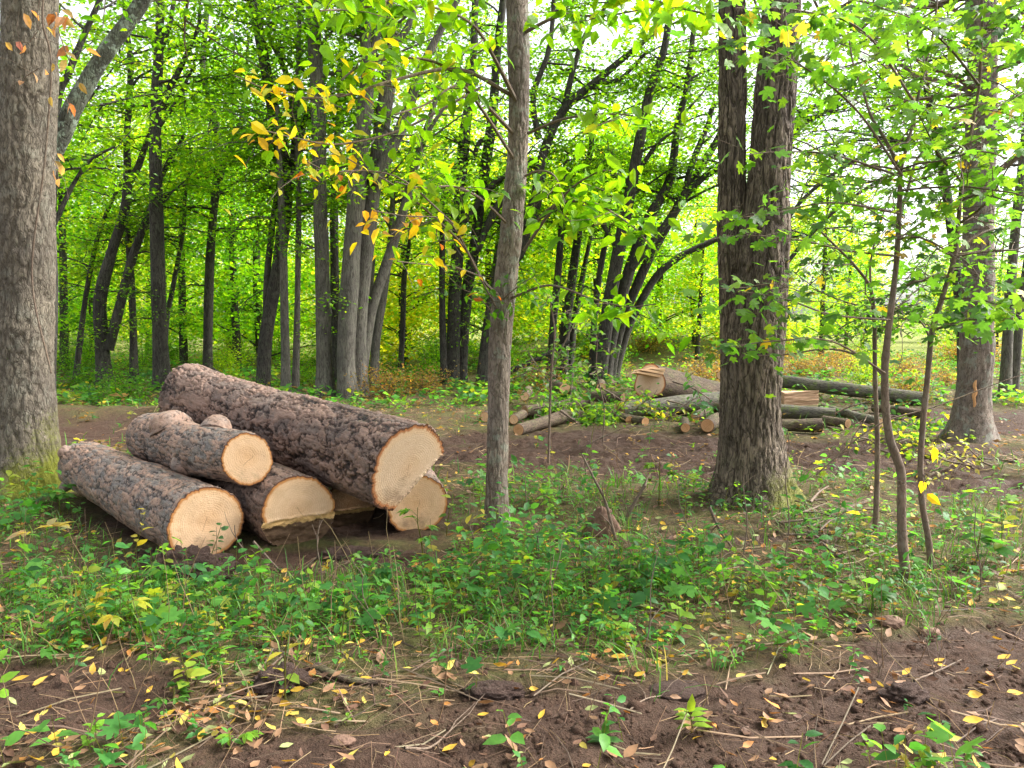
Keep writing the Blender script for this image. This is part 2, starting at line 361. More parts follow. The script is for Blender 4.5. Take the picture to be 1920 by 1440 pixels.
# ------------------------------------------------------------------ ground
BARE = [(G(1560, 1370), 1.5, .42), ((3.2, 2.7), 1.6, .7), ((-2.8, 2.5), 1.2, .6), (G(900, 1480), 1.6, .30), ((0., 1.9), 3.5, .5), (G(110, 1330), .55, .42), (G(290, 1060), .62, .36), (G(620, 1060), .9, .32),
        (G(1080, 850), 3.0, 1.9), (G(1550, 850), 2.6, 1.5), (G(1850, 910), .95, .7), (G(215, 805), 2.2, 1.7), (G(480, 960), 1.7, .9), (G(1880, 790), 2.2, 1.8), (G(1900, 1250), .7, .35), (G(1420, 1010), .35, .2)]
def bare(x, y):
    P = np.stack([x, y, np.zeros_like(x)], 1)
    nz = fbm(P * 1.6, 4, 31) * .55; m = np.zeros_like(x)
    for c, rx, ry in BARE:
        d = np.sqrt(((x - c[0]) / rx) ** 2 + ((y - c[1]) / ry) ** 2) + nz
        m = np.maximum(m, 1 - sstep(.75, 1.15, d))
    return m
def hgt(x, y):
    x = np.asarray(x, float); y = np.asarray(y, float)
    P = np.stack([x, y, np.zeros_like(x)], 1)
    h = .05 * fbm(P * .55, 3, 3)
    near = 1 - sstep(14, 24, np.hypot(x, y))
    m = bare(x, y)
    h = h + near * (.030 * fbm(P * 4.2, 4, 5) + m * (.05 * fbm(P * np.array([4, 8, 1]), 4, 8) + .022 * np.abs(fbm(P * 15, 4, 12)) - .03))
    rid = np.exp(-((y - 8.35 - .12 * np.sin(x * 2.1)) / .17) ** 2) * sstep(-1.5, -.4, x) * (1 - sstep(2.2, 3.2, x)); h = h + .09 * rid
    h = h + near * m * sstep(6.8, 7.8, y) * (.06 * fbm(P * np.array([3.2, 6, 1]) + 9, 4, 28) + .05 * np.abs(fbm(P * 8, 3, 29)) - .02)
    h = h + .16 * np.exp(-((y - 13.4) / .55) ** 2) * sstep(-9.5, -8, x) * (1 - sstep(-5.2, -4.2, x))
    pit = np.exp(-(((x + 6.2) / 2.2) ** 2 + ((y - 11.4) / 1.5) ** 2)); h = h - .10 * pit
    h = h + .012 * np.maximum(0, y - 22) + 1.3 * np.exp(-(((x - 4.5) / 5) ** 2 + ((y - 33) / 5.5) ** 2))
    return h
def H(x, y): return float(hgt(np.array([x]), np.array([y]))[0])
def axis(lo, a, b, hi, st, g=1.13):
    x = list(np.arange(a, b, st)); s = st
    while x[-1] < hi: s *= g; x.append(x[-1] + s)
    s = st
    while x[0] > lo: s *= g; x.insert(0, x[0] - s)
    return np.array(x)
gx = axis(-300, -4.8, 5.4, 300, .028); gy = axis(-80, 1.9, 12.0, 420, .026)
X, Y = np.meshgrid(gx, gy); xf, yf = X.ravel(), Y.ravel()
gz = hgt(xf, yf); gb = bare(xf, yf)
nx, ny = len(gx), len(gy)
ii = (np.arange(ny - 1)[:, None] * nx + np.arange(nx - 1)[None]).ravel()
a = NT('soil and litter'); o = a.obj()
bm = a.attr('bare'); na = a.noise(o, 3.2, 6, .65); nb = a.noise(o, 26, 5, .7); ncl = a.noise(o, 120, 3, .7)
soil = a.mix(a.ramp(nb, [(.35, (0, 0, 0)), (.7, (1, 1, 1))]), (.033, .018, .0115), (.074, .043, .029))
soil = a.mix(a.math('MULTIPLY', ncl, .35), soil, (.12, .072, .05))
lit = a.mix(a.ramp(nb, [(.4, (0, 0, 0)), (.62, (1, 1, 1))]), (.050, .033, .021), (.125, .08, .043))
lit = a.mix(a.ramp(a.noise(o, 55, 4, .8), [(.58, (0, 0, 0)), (.68, (1, 1, 1))]), lit, (.22, .14, .06))
far = a.attr('far')
grn = a.mix(nb, (.055, .085, .02), (.13, .15, .035))
lit = a.mix(a.math('MULTIPLY', a.ramp(na, [(.4, (0, 0, 0)), (.6, (1, 1, 1))]), .55), lit, grn)
lit = a.mix(far, lit, a.mix(na, (.11, .15, .03), (.24, .24, .06)))
cc = a.mix(bm, lit, soil)
wet = a.math('MULTIPLY', bm, a.ramp(na, [(.45, (0, 0, 0)), (.6, (1, 1, 1))]))
rough = a.math('MULTIPLY_ADD', wet, -.2, .9)
M_GROUND = a.done(a.pbr(cc, rough, a.bump(a.math('ADD', nb, a.math('MULTIPLY', ncl, .5)), .03), .2))
gobj = mk('ground', np.stack([xf, yf, gz], 1), np.stack([ii, ii + 1, ii + nx + 1, ii + nx], 1), None, [M_GROUND], None, True, None,
          {'bare': gb, 'far': sstep(24, 34, yf) * sstep(-60, 2, xf)})
tag(gobj, kind='structure')

# ------------------------------------------------------------------ sawn logs
def build_log(name, label, near, far, rn, rf, mat, cutn, cutf=None, group=None, seg=120, step=.016, plate=.013, pscale=13, lump=.02, lobes=(), tilt=(0, 0), bulge=(), stubs=(),
              facet=None, rot=None, seed=1, cat='log', notch=None):
    near, far = np.array(near, float), np.array(far, float)
    L = np.linalg.norm(near - far); ax = (near - far) / L
    z = np.array([0, 0, 1.0]); z = nrm(z - ax * z.dot(ax)); yv = np.cross(z, ax)
    n = max(4, int(L / step)); xs = np.linspace(0, L, n); th = np.linspace(0, 2 * math.pi, seg, endpoint=False)
    XX, TT = np.meshgrid(xs, th, indexing='ij'); XX, TT = XX.ravel(), TT.ravel()
    r = rf + (rn - rf) * XX / L
    for k, am, ph in lobes: r = r * (1 + am * np.cos(k * TT + ph) * (.4 + .6 * XX / L))
    V = np.stack([XX, r * np.cos(TT), r * np.sin(TT)], 1)
    lp = fbm(V * 2.2 + seed * 3.1, 3, seed); d = lump * lp
    for bx, ang, am, wd in bulge:
        da = np.angle(np.exp(1j * (TT - ang))); d = d + am * np.exp(-((XX - bx * L) / wd) ** 2 - (da * r / wd) ** 2)
    crack = np.zeros(len(V)); cell = np.full(len(V), .5)
    if plate:
        wv = np.stack([fbm(V * 7, 2, seed + k) for k in (1, 2, 3)], 1); wf = np.stack([fbm(V * 34, 3, seed + k) for k in (4, 5, 6)], 1)
        Q = V * np.array([.36, 1, 1]) * pscale + .55 * wv + .38 * wf
        f1, f2, cid = worley(Q, seed); e = sstep(.0, .10, f2 - f1)
        Q2 = Q * np.array([2.1, 2.0, 2.0]) + 5; g1, g2, cid2 = worley(Q2, seed + 4); e2 = sstep(.0, .13, g2 - g1)
        u1, u2, _ = worley(V * np.array([.16, 1, 1]) * pscale * .85 + .45 * wv + .22 * wf + 3, seed + 12); fur = sstep(.0, .11, u2 - u1)     # long wandering furrows
        d = d + plate * (.7 * e + .8 * fur - 1.1) + plate * .8 * (cid - .5) * e + plate * .22 * (e2 - .8) + plate * .4 * (cid2 - .5) * e2 + plate * .28 * fbm(V * np.array([30, 60, 60]), 3, seed + 6)
        crack = np.clip(1 - (.35 + .65 * e) * fur + .28 * (1 - e2), 0, 1); cell = .5 * cid + .5 * cid2
    rr = np.linalg.norm(V[:, 1:], axis=1)
    V[:, 1:] *= (1 + d / rr)[:, None]
    wt = (V[:, 0] / L) ** 5
    V[:, 0] += (tilt[0] * V[:, 1] + tilt[1] * V[:, 2]) * wt
    def fac(Vv):
        if facet is None: return Vv
        ang, t0, k = facet; s = np.maximum(0, Vv[:, 1] * math.cos(ang) + Vv[:, 2] * math.sin(ang) - t0)
        Vv[:, 0] -= s * k * np.clip(1 - (L - Vv[:, 0]) / .6, 0, 1); return Vv
    V = fac(V)
    i = np.arange(n - 1)[:, None] * seg; j = np.arange(seg)[None]; j2 = (j + 1) % seg
    q = np.stack([i + j, i + j2, i + seg + j2, i + seg + j], -1).reshape(-1, 4)
    root = mk(name, V, q, None, [mat], None, True, None, {'crack': crack, 'cell': cell})
    m = Matrix.Identity(4)
    for k in range(3): m[k][0] = ax[k]; m[k][1] = yv[k]; m[k][2] = z[k]; m[k][3] = far[k]
    root.matrix_world = m
    tag(root, label, cat, group)
    for end, cm in ((1, cutn), (0, cutf or cutn)):
        E = V[(n - 1) * seg:] if end else V[:seg]
        c = E.mean(0); nr = 26; fr = np.linspace(1, 0.0, nr)
        pith = c + np.array([0, .012 * (seed % 3 - 1), .02])
        Vc = (pith[None, None] * (1 - fr[:, None, None]) + E[None] * fr[:, None, None]).reshape(-1, 3)
        F = np.repeat(fr, seg)
        Q2 = Vc.copy(); Q2[:, 0] = 0
        rad = np.linalg.norm((Vc - pith)[:, 1:], axis=1)
        at = {'rad': rad, 'frac': F, 'rot': np.zeros(len(F)), 'turn': np.full(len(F), seed * 1.37)}
        if end:
            body = sstep(0, .04, 1 - F)
            Vc[:, 0] += body * (.004 * fbm(Q2 * 14, 3, seed + 2) + .002)
            if facet is not None:
                base = Vc.copy(); ang, t0, k = facet
                flat = E[:, 0].max()
                Vc[:, 0] = np.where(F < .999, c[0] + tilt[0] * Vc[:, 1] + tilt[1] * Vc[:, 2], Vc[:, 0])
                s = Vc[:, 1] * math.cos(ang) + Vc[:, 2] * math.sin(ang) - t0 - .012 * fbm(Q2 * 26, 3, 5)
                Vc[:, 0] = np.where((F < .999), L + tilt[0] * Vc[:, 1] + tilt[1] * Vc[:, 2] - np.maximum(0, s) * k, Vc[:, 0])
                Vc[:, 0] += np.exp(-(s / .02) ** 2) * .008 * (1 + fbm(Q2 * 70, 2, 9)) * body
            if rot is not None:
                at['rot'] = sstep(rot[0], rot[1], -Vc[:, 2]); Vc[:, 0] += body * sstep(.1, .3, at['rot']) * (-.016 * sstep(.2, .7, at['rot']) + .022 * fbm(Q2 * np.array([1, 7, 45]), 3, 4) + .014 * fbm(Q2 * np.array([1, 45, 60]), 3, 6))
        i = np.arange(nr - 2)[:, None] * seg
        qq = np.stack([i + j, i + j2, i + seg + j2, i + seg + j], -1).reshape(-1, 4)
        k = (nr - 2) * seg; ctr = (nr - 1) * seg
        tt = np.stack([k + j[0], k + j2[0], np.full(seg, ctr)], 1)
        if not end: qq = qq[:, ::-1]; tt = tt[:, ::-1]
        mk('cut_face', Vc, qq, tt, [cm], root, end == 0 or facet is None, None, at)
    for sx, ang, ln, r0, lean, cutm in stubs:
        rr0 = rf + (rn - rf) * sx
        b0 = np.array([sx * L, .7 * rr0 * math.cos(ang), .7 * rr0 * math.sin(ang)]); dr = nrm(np.array([lean, math.cos(ang), math.sin(ang)]))
        def dsp(Vv, t, v, rad):
            f1, f2, ci = worley(Vv * np.array([14, 20, 20]) + .4 * np.stack([fbm(Vv * 20, 2, seed + k) for k in (1, 2, 3)], 1), seed); e = sstep(0, .12, f2 - f1)
            return .018 * fbm(Vv * 11, 3, seed) + .006 * (e - .6) + .005 * (ci - .5), 1 - e
        Vs, qs, ts, ck = tube([b0, b0 + dr * (.3 * rr0 + ln * .35), b0 + dr * (.3 * rr0 + ln * .8), b0 + dr * (.3 * rr0 + ln)], [r0 * 1.6, r0 * 1.2, r0 * .95, r0 * .62], 48, .009, dsp, True)
        sb = mk('branch_stub', Vs, qs, ts, [mat, cutm or mat], root, True, None, {'crack': ck * .8, 'cell': .55 + .3 * fbm(Vs * 9, 2, seed), 'rad': np.full(len(Vs), .03), 'frac': np.full(len(Vs), .4)},
                np.concatenate([np.zeros(len(qs)), np.ones(len(ts))]))
    return root

build_log('pine_log', 'thick grey pink pine log with a smooth round sawn end beside the mossy tree', (-2.06, 5.22, .225), (-3.92, 7.15, .27), .262, .225,
          B_PINE_GREY, CUT, group='sawn pine logs in the big pile', seg=170, step=.011, plate=.009, pscale=20, lump=.02, lobes=((2, .03, .4), (3, .025, 1.0)), tilt=(-.05, .10), stubs=((.02, 2.4, .05, .05, -.5, None), (.03, -2.4, .07, .042, -.4, None)), seed=2)
build_log('pine_log', 'short knobbly grey log with branch stubs lying on top of two thicker logs', W(463, 862, 5.42), W(283, 822, 6.75), .187, .205,
          B_PINE_GREY, CUT, group='sawn pine logs in the big pile', seg=150, step=.011, plate=.008, pscale=21, lump=.03, lobes=((2, .03, 2.0),), tilt=(.12, .02),
          bulge=((.52, -1.9, .06, .14), (.2, .9, .07, .15)), stubs=((.30, 1.9, .07, .10, -.3, None), (.55, -2.3, .04, .075, .2, None), (.62, .95, .10, .085, -.5, None)), seed=4)
build_log('pine_log', 'sawn log whose cut end is pale above and black rotten below', W(561, 962, 5.48), (-2.80, 6.95, .27), .272, .27,
          B_PINE, CUT_ROT, CUT, group='sawn pine logs in the big pile', seg=150, step=.012, plate=.012, pscale=13, lump=.02, lobes=((2, .03, 1.2), (3, .02, 0)), tilt=(.08, .05), rot=(-.03, .16), stubs=((.72, 2.5, .03, .1, .3, None),), seed=5)
build_log('pine_log', 'biggest reddish brown log with deep plated bark resting across the top of the pile', W(768, 880, 5.5), W(352, 744, 7.35), .325, .262,
          B_PINE, CUT_GREY, group='sawn pine logs in the big pile', seg=230, step=.0105, plate=.017, pscale=8.2, lump=.02, lobes=((2, .05, 2.3), (3, .03, .5), (5, .02, 0)), tilt=(.12, .22),
          bulge=((.0, 1.2, .05, .35), (.05, -1.7, .06, .3), (.45, 2.2, -.025, .25)), facet=(R(-40), .15, 1.5), seed=7)
build_log('pine_log', 'low sawn log end half hidden underneath the biggest log', W(783, 948, 5.95), (-1.2, 7.9, .24), .235, .24,
          B_PINE, CUT, group='sawn pine logs in the big pile', seg=100, plate=.01, pscale=13, lobes=((2, .03, .2),), tilt=(-.28, .1), seed=9)
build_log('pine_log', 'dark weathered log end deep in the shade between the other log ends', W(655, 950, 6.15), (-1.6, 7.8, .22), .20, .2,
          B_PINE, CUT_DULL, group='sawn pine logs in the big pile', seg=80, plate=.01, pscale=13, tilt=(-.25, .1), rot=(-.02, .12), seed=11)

# second, distant jumble of logs
LOGG = 'felled logs in the far brush pile'
def rest(py, d, r):
    for _ in range(4): d = min(d, gd(py + r * FPX / d))
    return d - .05
def far_log(label, p0, d0, p1, d1, r0, r1, mat, cm, seed, **kw):
    d0, d1 = rest(p0[1], d0, r0), rest(p1[1], d1, r1)
    a0, a1 = W(*p0, d0), W(*p1, d1)
    return build_log('felled_log', label, a0, a1, r0, r1, mat, cm, group=LOGG, seg=36, step=.05, plate=0, lump=.02, seed=seed, **kw)
k = 1 / FPX
far_log('long grey mossy log with an oval end lying across the far brush pile', (1163, 770), 12.9, (1420, 742), 13.8, .14, .15, B_MOSSLOG, CUT_DULL, 2)
far_log('mossy brown log tucked under the big wedge cut log', (1222, 752), 13.4, (1380, 742), 14.6, .14, .15, B_MOSSLOG, CUT_RED, 3)
far_log('short brown log with a pale round end pointing at the long grey mossy log', (1168, 746), 13.3, (1112, 743), 13.6, .095, .09, B_LOG, CUT, 4)
far_log('dark bark log lying low behind the leafy cut branches', (1100, 755), 13.6, (984, 772), 12.9, .11, .10, B_LOG, CUT_DULL, 5)
far_log('rough brown log slanting out of the brush pile towards the slender tree', (972, 806), 11.7, (1080, 774), 12.9, .085, .10, B_LOG, CUT_RED, 6)
for lb, px, py, d, rp, dx, dd in (
        ('small pale log end peeking out close beside the slender tree', 983, 743, 13.8, 9, .1, 1.0),
        ('pale end of a short dark log above the low dark bark log', 1059, 729, 14.2, 11, -.15, .7),
        ('round pale log end just below the leafy sprig in the brush pile', 1086, 737, 13.9, 8.5, -.2, .8),
        ('topmost small log end standing in leaves near the clump of leaning trunks', 1127, 727, 14.3, 8.5, .1, .9),
        ('reddish small log end under the oval end of the long grey log', 1180, 788, 12.5, 8, -.1, .6),
        ('small yellowish log end under the long grey mossy log, right of the reddish one', 1210, 791, 12.4, 8, -.3, .5),
        ('pale brown log end in leaves beneath the middle of the long grey log', 1304, 781, 12.6, 9.5, .35, .6),
        ('orange brown round log end at the very front of the far pile on the mud', 1285, 802, 12.0, 9, .12, .6),
        ('widest brown log end of the front row next to the double trunk', 1326, 798, 12.1, 13, .3, .6),
        ('tiny log end almost buried in leaves under the long grey log', 1251, 777, 12.8, 5, .1, .6),
        ('pale log end showing high beside the double trunk', 1352, 704, 15.2, 9, .3, .8),
        ('short log end low beside the slender tree on the yellow litter', 909, 782, 12.9, 9, .2, .7),
        ('small split log end just right of the slender tree', 963, 787, 12.6, 9, .15, .6)):
    d = rest(py, d, rp * d * k); p = W(px, py, d); p2 = p + np.array([dx, dd, .01]); r = rp * d * k
    build_log('felled_log', lb, p, p2, r, r * 1.05, B_LOG, CUT_RED if 'red' in lb or 'brown' in lb else CUT, group=LOGG, seg=28, step=.06, plate=0, lump=.015, tilt=(.05, .05), seed=int(px) % 7 + 1)
far_log('mossy log with dark sawn end stretching right behind the split plank block', (1731, 748), 15.0, (1440, 712), 16.2, .135, .13, B_MOSSLOG, CUT_DULL, 3)
far_log('round green mossy log below the split plank block', (1566, 776), 12.8, (1440, 770), 13.2, .10, .11, B_MOSSLOG, CUT_RED, 4)
far_log('slim forked grey log sloping down to the mud right of the split block', (1655, 793), 12.4, (1545, 764), 13.4, .065, .07, B_MOSSLOG, CUT, 5)
far_log('reddish wet log lying lowest on the mud beside the double trunk', (1540, 798), 12.1, (1455, 797), 12.2, .095, .09, B_LOG, CUT_RED, 6)
far_log('brown log lying behind the saplings below the mossy log with dark end', (1735, 778), 13.6, (1640, 764), 14.4, .085, .08, B_LOG, CUT_DULL, 2)
far_log('short dark log end poking out under the slim forked log', (1590, 794), 12.2, (1545, 788), 12.6, .075, .075, B_LOG, CUT_DULL, 1)
far_log('small chopped branch piece lying on the litter behind the twin saplings', (1742, 845), 9.8, (1775, 838), 10.1, .055, .05, B_LOG, CUT, 1)

# the wedge cut trunk: bevelled felling notch at its butt
def wedge_log():
    nr, fr_ = W(1218, 716, 13.3), W(1385, 750, 14.1)
    rt = build_log('wedge_cut_log', 'thick felled trunk with a stepped wedge shaped cut at its raised end', nr, fr_, .30, .22, B_LOG, CUT_GREY, group=LOGG, seg=64, step=.03, plate=0, lump=.01, lobes=((2, .06, 1.4), (3, .07, .7)), tilt=(-.35, -.15), seed=3)
    L = float(np.linalg.norm(nr - fr_))
    V = []; Q = []
    steps = [(.30, .02, .10), (.21, .10, .30), (.15, .18, .36)]
    for i, (zt, zb, ln) in enumerate(steps):      # splintered hinge boards left standing on the cut
        b = len(V); wv = .24 - .03 * i; z0 = .10 + .055 * (2 - i); z1 = z0 + .05
        x0, x1 = L - .10, L + ln
        for (x, yy, z) in ((x0, -wv, z0), (x1 * 1 - .03, -wv * .7, z0 - .03), (x1, wv * .6, z0), (x0, wv, z0), (x0, -wv, z1), (x1 - .06, -wv * .7, z1 - .05), (x1 - .02, wv * .6, z1 - .02), (x0, wv, z1)):
            V.append((x, yy, z))
        Q += [(b, b + 3, b + 2, b + 1), (b + 4, b + 5, b + 6, b + 7), (b, b + 1, b + 5, b + 4), (b + 1, b + 2, b + 6, b + 5), (b + 2, b + 3, b + 7, b + 6), (b + 3, b, b + 4, b + 7)]
    mk('splintered_hinge', np.array(V), np.array(Q), None, [CUT], rt, False, None, {'rad': np.full(len(V), .05), 'frac': np.full(len(V), .4)})
wedge_log()
# split block with torn grain
def split_block():
    c = W(1497, 746, 13.4); hx, hy, hz = .29, .14, .12
    n = 40; m = 16
    gx_, gz_ = np.meshgrid(np.linspace(-hx, hx, n), np.linspace(-hz, hz, m), indexing='ij'); gx_, gz_ = gx_.ravel(), gz_.ravel()
    fy = -hy + .02 * fbm(XY(gx_ * 3, gz_ * 30), 3, 4); F = np.stack([gx_, fy, gz_ + .02 * gx_ / hx], 1); Bk = np.stack([gx_, np.full(n * m, hy), gz_ * .9], 1)
    i = (np.arange(n - 1)[:, None] * m + np.arange(m - 1)[None]).ravel(); qf = np.stack([i, i + m, i + m + 1, i + 1], 1)
    V = np.vstack([F, Bk]); Q = [qf, qf[:, ::-1] + n * m]; o2 = n * m
    for s in (0, m - 1):
        t = np.arange(n - 1) * m + s; q = np.stack([t, t + o2, t + m + o2, t + m], 1); Q.append(q if s == 0 else q[:, ::-1])
    for s in (0, (n - 1) * m):
        t = s + np.arange(m - 1); q = np.stack([t, t + 1, t + 1 + o2, t + o2], 1); Q.append(q if s == 0 else q[:, ::-1])
    a = NT('split wood grain'); o = a.obj(); st = a.noise(a.map(o, (3, 3, 40)), 2.5, 5, .7)
    cc = a.mix(a.ramp(st, [(.35, (0, 0, 0)), (.65, (1, 1, 1))]), (.40, .20, .11), (.72, .50, .33)); mt = a.done(a.pbr(cc, .8, a.bump(st, .02)))
    ob = mk('split_block', V, np.vstack(Q), None, [mt], None, False); ob.location = c
    tag(ob, 'square ended split block of pinkish wood showing torn grain beside the double trunk', 'wood block')
split_block()

# ------------------------------------------------------------------ trees
GREEN = [(.070, .20, .012), (.095, .25, .014), (.050, .145, .014)]
LIME = [(.145, .33, .010), (.20, .38, .012), (.10, .26, .010)]
YGREEN = [(.24, .40, .016), (.34, .44, .022), (.17, .36, .015)]
YELLOW = [(.68, .54, .025), (.60, .42, .025), (.44, .47, .03)]
ORANGE = [(.48, .17, .025), (.42, .12, .03), (.5, .27, .04)]
RUST = [(.46, .22, .13), (.50, .29, .17), (.34, .12, .08), (.42, .30, .12)]

def stem_px(pts, d, dz=0.0, dd=0.0):
    P, r = [], []
    n = len(pts)
    for i, (px, py, wpx) in enumerate(pts):
        di = d + dd * i / max(1, n - 1)
        p = W(px, py, di); P.append(p); r.append(.5 * wpx * di / FPX)
    return np.array(P), np.array(r)
def ground_stem(P, r):
    P = P.copy(); z = H(P[0][0], P[0][1]); P[0][2] = min(P[0][2], z) - .12
    return P, r
def extend(P, r, ln=4.0, up=.5):
    d = nrm(P[-1] - P[-2]); d = nrm(d + np.array([0, 0, up]))
    q = [P[-1] + d * ln * f + np.array([rng.normal(0, .15), rng.normal(0, .2), 0]) for f in (.35, .7, 1.0)]
    return np.vstack([P, q]), np.concatenate([r, r[-1] * np.array([.8, .5, .15])])
def grow(p, d, ln, n=5, droop=-.05, wob=.18):
    P = [p]; d = nrm(np.asarray(d, float))
    for _ in range(n):
        d = nrm(d + rng.normal(0, wob, 3) + np.array([0, 0, droop])); P.append(P[-1] + d * ln / n)
    return np.array(P)
def crown_on(acc, stems, zmin, nb, L, nl, size, pal, wts=None, tpl=T4, spread=.25, twc=(.05, .04, .03), zmax=99, elev=(.05, .7), az=None, mleaf=1):
    """branches with leaf sprays on the given stems, added to acc (material 0 twigs, mleaf leaves)"""
    per = max(1, nl // nb)
    tot = []
    for P, r in stems:
        Q, rr = resample(P, r, .15); s = (Q[:, 2] > zmin) & (Q[:, 2] < zmax)
        if s.any(): tot.append((Q[s], rr[s]))
    if not tot: return
    lens = np.array([len(q) for q, _ in tot], float)
    for b in range(nb):
        Q, rr = tot[rng.choice(len(tot), p=lens / lens.sum())]; i = rng.integers(len(Q)); p = Q[i]
        a = rng.uniform(0, 2 * math.pi) if az is None else rng.uniform(*az); e = rng.uniform(*elev); ln = L * rng.uniform(.55, 1.15)
        d = np.array([math.cos(a) * math.cos(e), math.sin(a) * math.cos(e), math.sin(e)])
        B = grow(p, d, ln, 6, -.04); r0 = min(rr[i] * .5, .012 * ln + .006)
        acc.tube(B, np.linspace(r0, .004, len(B)), 4, .3, twc, 0)
        nodes = [B[3:]]
        for _ in range(3):
            j = rng.integers(1, 5); dd = nrm(B[j + 1] - B[j] + rng.normal(0, .7, 3) * np.array([1, 1, .45])); C = grow(B[j], dd, ln * .5, 4, -.06)
            acc.tube(C, np.linspace(r0 * .5, .003, len(C)), 3, .3, twc, 0); nodes.append(C[1:])
        nd = np.vstack(nodes); k = rng.integers(0, len(nd), per)
        tone = rng.uniform(.8, 1.2)
        pos = nd[k] + rng.normal(0, 1, (per, 3)) * np.array([spread, spread, spread * .4])
        acc.leaves(tpl, pos, rdir(per), rnorm(per, .5), size * rng.uniform(.65, 1.25, per), pick(pal, per, wts) * tone, rng.uniform(.85, 1.25, per), mleaf)

def near_disp(s, stretch, amp, lumpa, seed, butt=0.0, lo=.02, hi=.34, nbut=5):
    def f(V, t, v, r):
        Q = V * np.array([s, s, s * stretch]) + .5 * np.stack([fbm(V * 7, 2, seed + k) for k in (1, 2, 3)], 1)
        h = sstep(0, .20, np.abs(fbm(Q * .62, 2, seed))); hb = sstep(.0, .22, np.abs(fbm(Q * 1.5 + 7, 2, seed + 5)))
        d = amp * (h - .7) + amp * .45 * (hb - .7) + amp * .35 * fbm(Q * 2.2, 2, seed + 3) + lumpa * fbm(V * 2.2, 3, seed + 8); h = h * (.55 + .45 * hb)
        if butt:
            g = np.exp(-np.maximum(v - .10, 0) / .22); d = d + butt * g * (.45 + .55 * np.cos(nbut * t + 1.1 + .8 * np.sin(2 * t)))
        return d, np.clip(1 - h, 0, 1)
    return f
def trunk_obj(name, P, r, mat, parent, org, seg=12, step=.15, disp=None):
    V, q, _, ex = tube(P, r, seg, step, disp)
    return mk(name, V - org, q, None, [mat], parent, True, None, {'crack': ex} if ex is not None else None)

def flare(P, r, h=.28, am=.45):
    Q, rr = resample(P, r, .12); z0 = Q[0][2] + .1
    return Q, rr * (1 + am * np.exp(-np.maximum(Q[:, 2] - z0, 0) / h))

def tree(name, label, d, stems, mat, crown=None, group='trunks in the middle of the wood', limbs=(), cat='tree', seg=14, ext=4.0, dd=0.0, wob=.01):
    root = None; parts = []
    for si, st in enumerate(stems):
        P, r = stem_px(st, d + .25 * si, dd=dd * (1 + .3 * si)); P, r = ground_stem(P, r)
        if st[-1][1] <= 30 and ext: P, r = extend(P, r, ext)
        if root is None: org = np.array([P[0][0], P[0][1], H(P[0][0], P[0][1])]); root = empty(name, org); tag(root, label, cat, group)
        P, r = flare(P, r)
        sd = int(rng.integers(99))
        def dsp(V, t, v, rr, sd=sd): return rr * (.16 * fbm(V * np.array([2.5, 2.5, .9]), 3, sd) + .05 * np.cos(3 * t + sd))
        trunk_obj('trunk', P, r, mat, root, org, seg, .16, dsp); parts.append((P, r))
    for st in limbs:
        P, r = stem_px(st, d, dd=dd)
        if st[-1][1] <= 30 and ext: P, r = extend(P, r, ext * .7)
        def dsp(V, t, v, rr): return rr * .12 * fbm(V * 2.5, 3, 5)
        trunk_obj('limb', P, r, mat, root, org, 10, .18, dsp); parts.append((P, r))
    if crown:
        acc = Acc()
        for c in (crown if isinstance(crown, list) else [crown]): crown_on(acc, parts, **c)
        if acc.n:
            o = acc.build('crown', [mat, M_LEAF], root, False); o.location = -org
    return root

# --- near trees
def near_tree(name, label, stems, mat, d, disp, seg, step, cat='tree', ext=5, extra=None, am=.35, fh=.25, group=None):
    root = None; out = []
    for i, st in enumerate(stems):
        P, r = stem_px(st, d + (.12 * i)); P, r = ground_stem(P, r)
        if root is None: org = np.array([P[0][0], P[0][1], H(P[0][0], P[0][1])]); root = empty(name, org); tag(root, label, cat, group)
        P, r = flare(P, r, fh, am)
        trunk_obj('trunk', P, r, mat, root, org, seg, step, disp)
        if ext:
            P2, r2 = extend(P[-2:], r[-2:], ext, .6); trunk_obj('trunk_top', P2[1:], r2[1:], mat, root, org, 14, .3); out.append((P2, r2))
        out.append((P, r))
    return root, org, out

LT, LTo, LTs = near_tree('maple_tree', 'stout grey maple trunk with green moss on its foot beside the log pile', [[(56, 912, 104), (54, 840, 98), (48, 700, 93), (47, 500, 96), (48, 300, 95), (54, 120, 93), (58, -30, 92), (60, -160, 90)]], B_LEFT, 7.3,
                       near_disp(30, .32, .011, .03, 21, .085, nbut=4), 170, .016, am=.42)
P, r = stem_px([(75, 330, 36), (112, 262, 32), (146, 186, 29), (192, 108, 28), (236, 48, 27), (286, -25, 26), (380, -150, 24)], 7.75)
trunk_obj('leaning_limb', P, r, B_LICH, LT, LTo, 40, .04, near_disp(24, .5, .004, .02, 3))
acc = Acc(); crown_on(acc, LTs + [(P, r)], 4.3, 16, 2.2, 2600, .10, GREEN + LIME, None, T8)
o = acc.build('crown', [B_TWIG, M_LEAF], LT, False); o.location = -LTo

